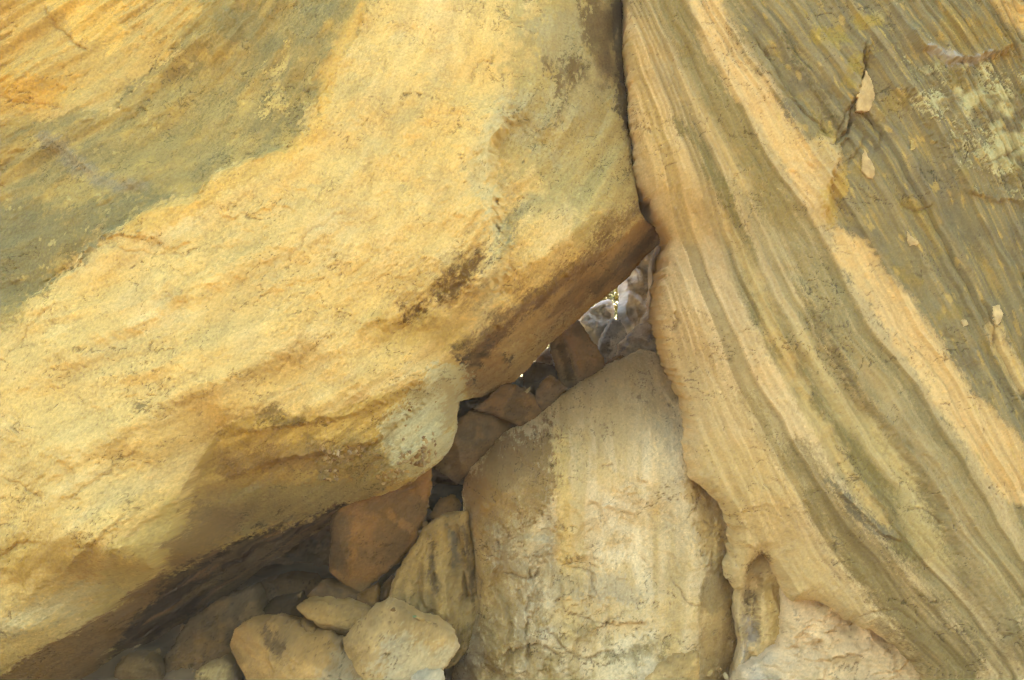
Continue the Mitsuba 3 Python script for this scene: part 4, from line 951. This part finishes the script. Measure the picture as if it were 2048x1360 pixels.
stone('rock_021', 'dark brown rock mass closing the back of the hollow under the left boulder', 'rock',
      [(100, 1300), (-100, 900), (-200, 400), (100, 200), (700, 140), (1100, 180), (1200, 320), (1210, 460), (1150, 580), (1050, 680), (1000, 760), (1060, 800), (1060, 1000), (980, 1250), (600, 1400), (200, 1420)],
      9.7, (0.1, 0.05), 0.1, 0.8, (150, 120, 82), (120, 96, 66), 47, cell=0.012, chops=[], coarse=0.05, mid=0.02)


# ------------------------------------------------------------------ pebbles, chips, leaves
_peb = {}


def pebble_mesh(k):
    if k not in _peb:
        rg = np.random.default_rng(900 + k)
        v = rg.normal(size=(16, 3))
        v /= np.linalg.norm(v, axis=1, keepdims=True)
        v *= rg.uniform(0.75, 1.0, (16, 1)) * np.array([1.0, 0.8, 0.72])
        m = trimesh.convex.convex_hull(v)
        m = m.subdivide()
        w = np.array(m.vertices)
        w *= (1 + 0.06 * rg.normal(size=(len(w), 1)))
        tint = np.array([C(176, 146, 90), C(156, 122, 70), C(186, 160, 108), C(138, 104, 58), C(160, 136, 92), C(184, 148, 84)][k % 6])
        _peb[k] = mikit.ply((w, np.array(m.faces)), 'stone_surface', smooth=35 if False else False, color=np.tile(tint, (len(w), 1)) * (1 + 0.08 * rg.normal(size=(len(w), 1))))
    return _peb[k]


def numbered(base):
    if base not in scene:
        return base
    n = 1
    while f'{base}_{n:03d}' in scene:
        n += 1
    return f'{base}_{n:03d}'


def place_pebble(key, pos, r, k, rg):
    key = numbered(key)
    scene[key] = {**pebble_mesh(k), 'to_world': T4().translate([float(v) for v in pos]).rotate([0.3, 1, 0.2], float(rg.uniform(0, 360))).rotate([1, 0, 0.3], float(rg.uniform(0, 360))).scale(
        [float(r * rg.uniform(0.85, 1.2)) for _ in range(3)])}
    return key


rg = np.random.default_rng(5)
for (x0, y0, x1, y1, n, r0, r1) in ((642, 892, 722, 925, 34, 3.0, 6.5), (648, 936, 690, 960, 14, 3.0, 6.5), (750, 936, 800, 972, 14, 3.5, 7.5), (796, 905, 856, 945, 26, 3.0, 8.0), (838, 878, 872, 915, 22, 3.0, 5.5), (800, 800, 890, 880, 16, 2.4, 4.0)):
    for _ in range(n):
        px, py = rg.uniform(x0, x1), rg.uniform(y0, y1)
        p = L.surface(px, py)
        r = rg.uniform(r0, r1) * STEP * 0.95
        place_pebble('boulder__pebble', p + [0, 0.25 * r, 0], r * 1.3, int(rg.integers(0, 12)), rg)
p = L.surface(818, 966)
place_pebble('boulder__pebble', p + [0, -0.01, 0], 0.019, 3, rg)

# spalled flakes on the striped face
def flake(px_pts, up, key, colr, thick=0.016, ridge_at=None):
    """A thin chip with its edges showing, seated in the face."""
    q = resample(np.array(px_pts, float), 4, True)
    up = np.interp(np.linspace(0, len(px_pts), len(q), endpoint=False), range(len(px_pts) + 1), list(up) + [up[0]])
    q += 1.6 * np.stack([perlin(q[:, 0] * 0.17, q[:, 1] * 0.17, 3), perlin(q[:, 0] * 0.17, q[:, 1] * 0.17, 4)], 1)
    P = np.array([R.surface(px, py) for px, py in q])
    c = P.mean(0)
    front = P.copy()
    front[:, 1] -= thick * np.array(up)
    A = np.stack([P[:, 0] - c[0], P[:, 2] - c[2], np.ones(len(P))], 1)
    w = np.linalg.lstsq(A, P[:, 1], rcond=None)[0]
    front[:, 1] = A @ w - thick * (0.35 + 0.65 * np.array(up))
    apex = c.copy()
    apex[1] = front[:, 1].mean() - 0.004
    back = P.copy()
    back[:, 1] += 0.03
    n = len(P)
    V = np.vstack([front, back, apex[None], c[None] + [[0, 0.03, 0]]])
    F = []
    for i in range(n):
        j = (i + 1) % n
        F += [[i, j, 2 * n], [i, n + i, n + j], [i, n + j, j], [n + j, n + i, 2 * n + 1]]
    m = trimesh.Trimesh(V, F, process=False)
    m.fix_normals()
    for _ in range(3):
        m = m.subdivide()
    w = np.array(m.vertices)
    w[:, 1] += 0.003 * fbm(w[:, 0] * 22, w[:, 2] * 22, 3, 7)
    cc = C(*colr) * (1 + 0.28 * fbm(w[:, 0] * 24, w[:, 2] * 24, 4, 9) + 0.1 * perlin(w[:, 0] * 130, w[:, 2] * 130, 3))[:, None]
    key = numbered('boulder_001__' + key)
    scene[key] = mikit.ply((w, np.array(m.faces)), 'stone_surface', color=np.clip(cc, 0.02, 0.7))
    return key


k = flake([(1730, 142), (1742, 165), (1748, 200), (1738, 222), (1722, 226), (1710, 224), (1712, 195), (1722, 165)], [0.3, 0.6, 1, 1, 1, 1, .9, .5], 'flake', (198, 165, 106), 0.03, (1732, 190))
labels[k] = {'label': 'pale tan triangular flake beside the dark crack'}
k = flake([(1728, 300), (1738, 318), (1748, 340), (1745, 358), (1738, 358), (1722, 345), (1724, 320)], [0.3, .6, 1, 1, 1, 1, .6], 'flake', (198, 165, 106), 0.022, (1736, 335))
labels[k] = {'label': 'small pale triangular flake'}
k = flake([(1814, 462), (1822, 474), (1836, 482), (1834, 490), (1818, 492), (1814, 480)], [.2, .7, 1, 1, 1, .6], 'flake', (198, 165, 106), 0.018)
flake([(1985, 612), (1996, 610), (2004, 628), (1998, 648), (1988, 650), (1984, 630)], [.5, .6, 1, 1, 1, .8], 'flake', (198, 165, 106), 0.02)
flake([(1920, 640), (1930, 638), (1936, 648), (1926, 654)], [1, .5, .8, 1], 'flake', (198, 165, 106), 0.012)
flake([(1820, 280), (1828, 282), (1830, 298), (1822, 302)], [1, .5, .8, 1], 'flake', (200, 168, 96), 0.012)

# loose pebbles among the rubble
LOOSE = [(398, 1319, 7.55, 9, 3, 'oval tan pebble lying on top of the greyish lumpy rock at the bottom'), (856, 1012, 8.2, 5, 3, 'small brown pebble left of the round brown stone'),
         (850, 1022, 8.2, 4, 3, 'tiny pebble just left of the round brown stone'), (850, 1050, 8.2, 9, 3, 'tan pebble just below the round brown stone'),
         (840, 1066, 8.15, 6, 3, 'brown pebble below the tan one in the gap beside the hanging slab'), (830, 1096, 8.1, 4, 3, 'lowest small pebble in the gap beside the hanging slab'),
         (840, 1238, 7.55, 9, 5, 'yellowish pebble on the rear edge of the pale angular rock'), (858, 1246, 7.55, 6, 5, 'small yellow chip right of the yellowish pebble'),
         (872, 1254, 7.55, 6, 0, 'small chip at the right end of the row behind the pale angular rock'), (786, 1222, 7.6, 8, 3, 'pointed tan pebble at the top of the pale angular rock'),
         (1056, 780, 8.72, 8, 2, 'pale rounded pebble in front of the dark brown block'), (632, 1290, 7.6, 8, 3, 'tan pebble in the dark crack under the flat pointed rock'),
         (650, 1296, 7.58, 10, 4, 'greyish pebble on the upper edge of the blunt rock'), (668, 1302, 7.55, 7, 0, 'pale pebble right of the greyish pebble, on the blunt rock'),
         (660, 1284, 7.62, 8, 3, 'brown pebble under the lower edge of the flat pointed rock'), (600, 1190, 8.1, 7, 3, 'small brown pebble left of the dim brown slab'),
         (1420, 1346, 7.3, 9, 5, 'yellow stone chip at the bottom edge, right of the low tan rock'), (1440, 1340, 7.3, 8, 1, 'tan stone chip beside the yellow chip at the bottom edge'),
         (1452, 1352, 7.3, 7, 2, 'whitish stone chip at the bottom edge, nearest the pillar'), (466, 1322, 7.5, 0, 0, '')]
for px, py, y, r, kk, lab in LOOSE:
    if r:
        x, z = at(px, py, y)
        key = place_pebble('pebble', (x, y, z), r * STEP * y / REACH, kk, rg)
        tag(key, lab, 'pebble', 'loose pebbles among the rocks')

# gravel and dirt crumbs between the rocks
crumbs, tones = [], []
for i in range(520):
    y = rg.uniform(7.25, 8.9)
    x = rg.uniform(-2.0, -0.22)
    rr = 0.006 + 0.022 * rg.random() ** 2.5
    v = rg.normal(size=(9, 3))
    v /= np.linalg.norm(v, axis=1, keepdims=True)
    m = trimesh.convex.convex_hull(v * rr * np.array([1.2, 1.0, 0.7]))
    m.apply_transform(trimesh.transformations.random_rotation_matrix(rg.random(3)))
    m.apply_translation([x, y, float(bank(np.array([x]), np.array([y]))[0]) + 0.3 * rr])
    crumbs.append(m)
    tones.append(np.tile(C(*(np.array([168, 134, 82]) * rg.uniform(0.7, 1.15))), (len(m.vertices), 1)))
scene['gravel'] = mikit.ply(trimesh.util.concatenate(crumbs), 'stone_surface', color=np.vstack(tones))
tag('gravel', 'loose brown gravel and crumbs lying between the rubble rocks', 'gravel', kind='stuff')

# dry grass tuft in the gap
gv, gff, gc = [], [], []
x0, z0 = at(1024, 784, 9.2)
for i in range(16):
    a, b = rg.uniform(-0.05, 0.05), rg.uniform(-0.04, 0.02)
    hgt, lean = rg.uniform(0.06, 0.10), rg.uniform(-0.05, 0.03)
    base = len(gv)
    for sgm in range(4):
        f = sgm / 3
        cx, cz, cy = x0 + a + lean * f * f, z0 + hgt * f, 9.2 + b - 0.03 * f
        w = 0.0022 * (1 - 0.8 * f)
        gv += [[cx - w, cy, cz], [cx + w, cy, cz]]
        gc += [C(216, 204, 170)] * 2
    for sgm in range(3):
        q = base + 2 * sgm
        gff += [[q, q + 1, q + 3], [q, q + 3, q + 2]]
scene['grass_tuft'] = mikit.ply((np.array(gv), np.array(gff)), 'leaf_surface', color=np.array(gc))
tag('grass_tuft', 'small tuft of dry pale grass at the left end of the gap', 'grass')

# a fallen green leaf behind the pale angular rock
x, z = at(829, 1233, 7.5)
u = np.linspace(-1, 1, 9)
lv = np.vstack([np.stack([x + 0.012 * u, 7.5 + 0 * u, z + 0.006 * sg * (1 - u ** 2) + 0.004 * u ** 2], 1) for sg in (-1, 0, 1)])
lf = [[a * 9 + i, a * 9 + i + 1, (a + 1) * 9 + i + 1, (a + 1) * 9 + i] for a in range(2) for i in range(8)]
scene['leaf_litter'] = mikit.ply((lv, np.array(lf)), 'leaf_surface', color=np.tile([0.11, 0.13, 0.04], (27, 1)))
tag('leaf_litter', 'single small green leaf lying behind the pale angular rock', 'leaf')

# sunlit shrub behind the gap
sx, sz = at(1200, 610, 13.5)
n = 3800
c = np.stack([sx + rg.normal(0, 0.55, n), 13.5 + rg.normal(0, 0.45, n), sz + 0.1 + rg.normal(0, 0.36, n)], 1)
d = rg.normal(size=(n, 3))
d /= np.linalg.norm(d, axis=1, keepdims=True)
e = np.cross(d, rg.normal(size=(n, 3)))
e /= np.linalg.norm(e, axis=1, keepdims=True)
ln, wd = rg.uniform(0.03, 0.06, (n, 1)), rg.uniform(0.012, 0.022, (n, 1))
V = np.stack([c - d * ln, c + e * wd, c + d * ln, c - e * wd], 1).reshape(-1, 3)
Fq = np.arange(4 * n).reshape(n, 4)
cl = np.array([0.085, 0.095, 0.022]) * rg.uniform(0.5, 1.8, (n, 1)) + np.array([0.05, 0.02, 0.0]) * rg.random((n, 1))
scene['shrub__foliage'] = mikit.ply((V, Fq), 'leaf_surface', color=np.repeat(np.clip(cl, 0, 0.7), 4, 0))
stems = [trimesh.creation.cylinder(0.014, segment=[[sx + 0.1 * i, 13.5, 0.0], [sx + 0.22 * i, 13.5, sz + 0.2]], sections=6) for i in (-1, 0, 1)]
scene['shrub__stem'] = mikit.ply(trimesh.util.concatenate(stems), 'bark_surface')
tag('shrub', 'sunlit yellow green shrub glimpsed at the top of the gap between the boulders', 'shrub')
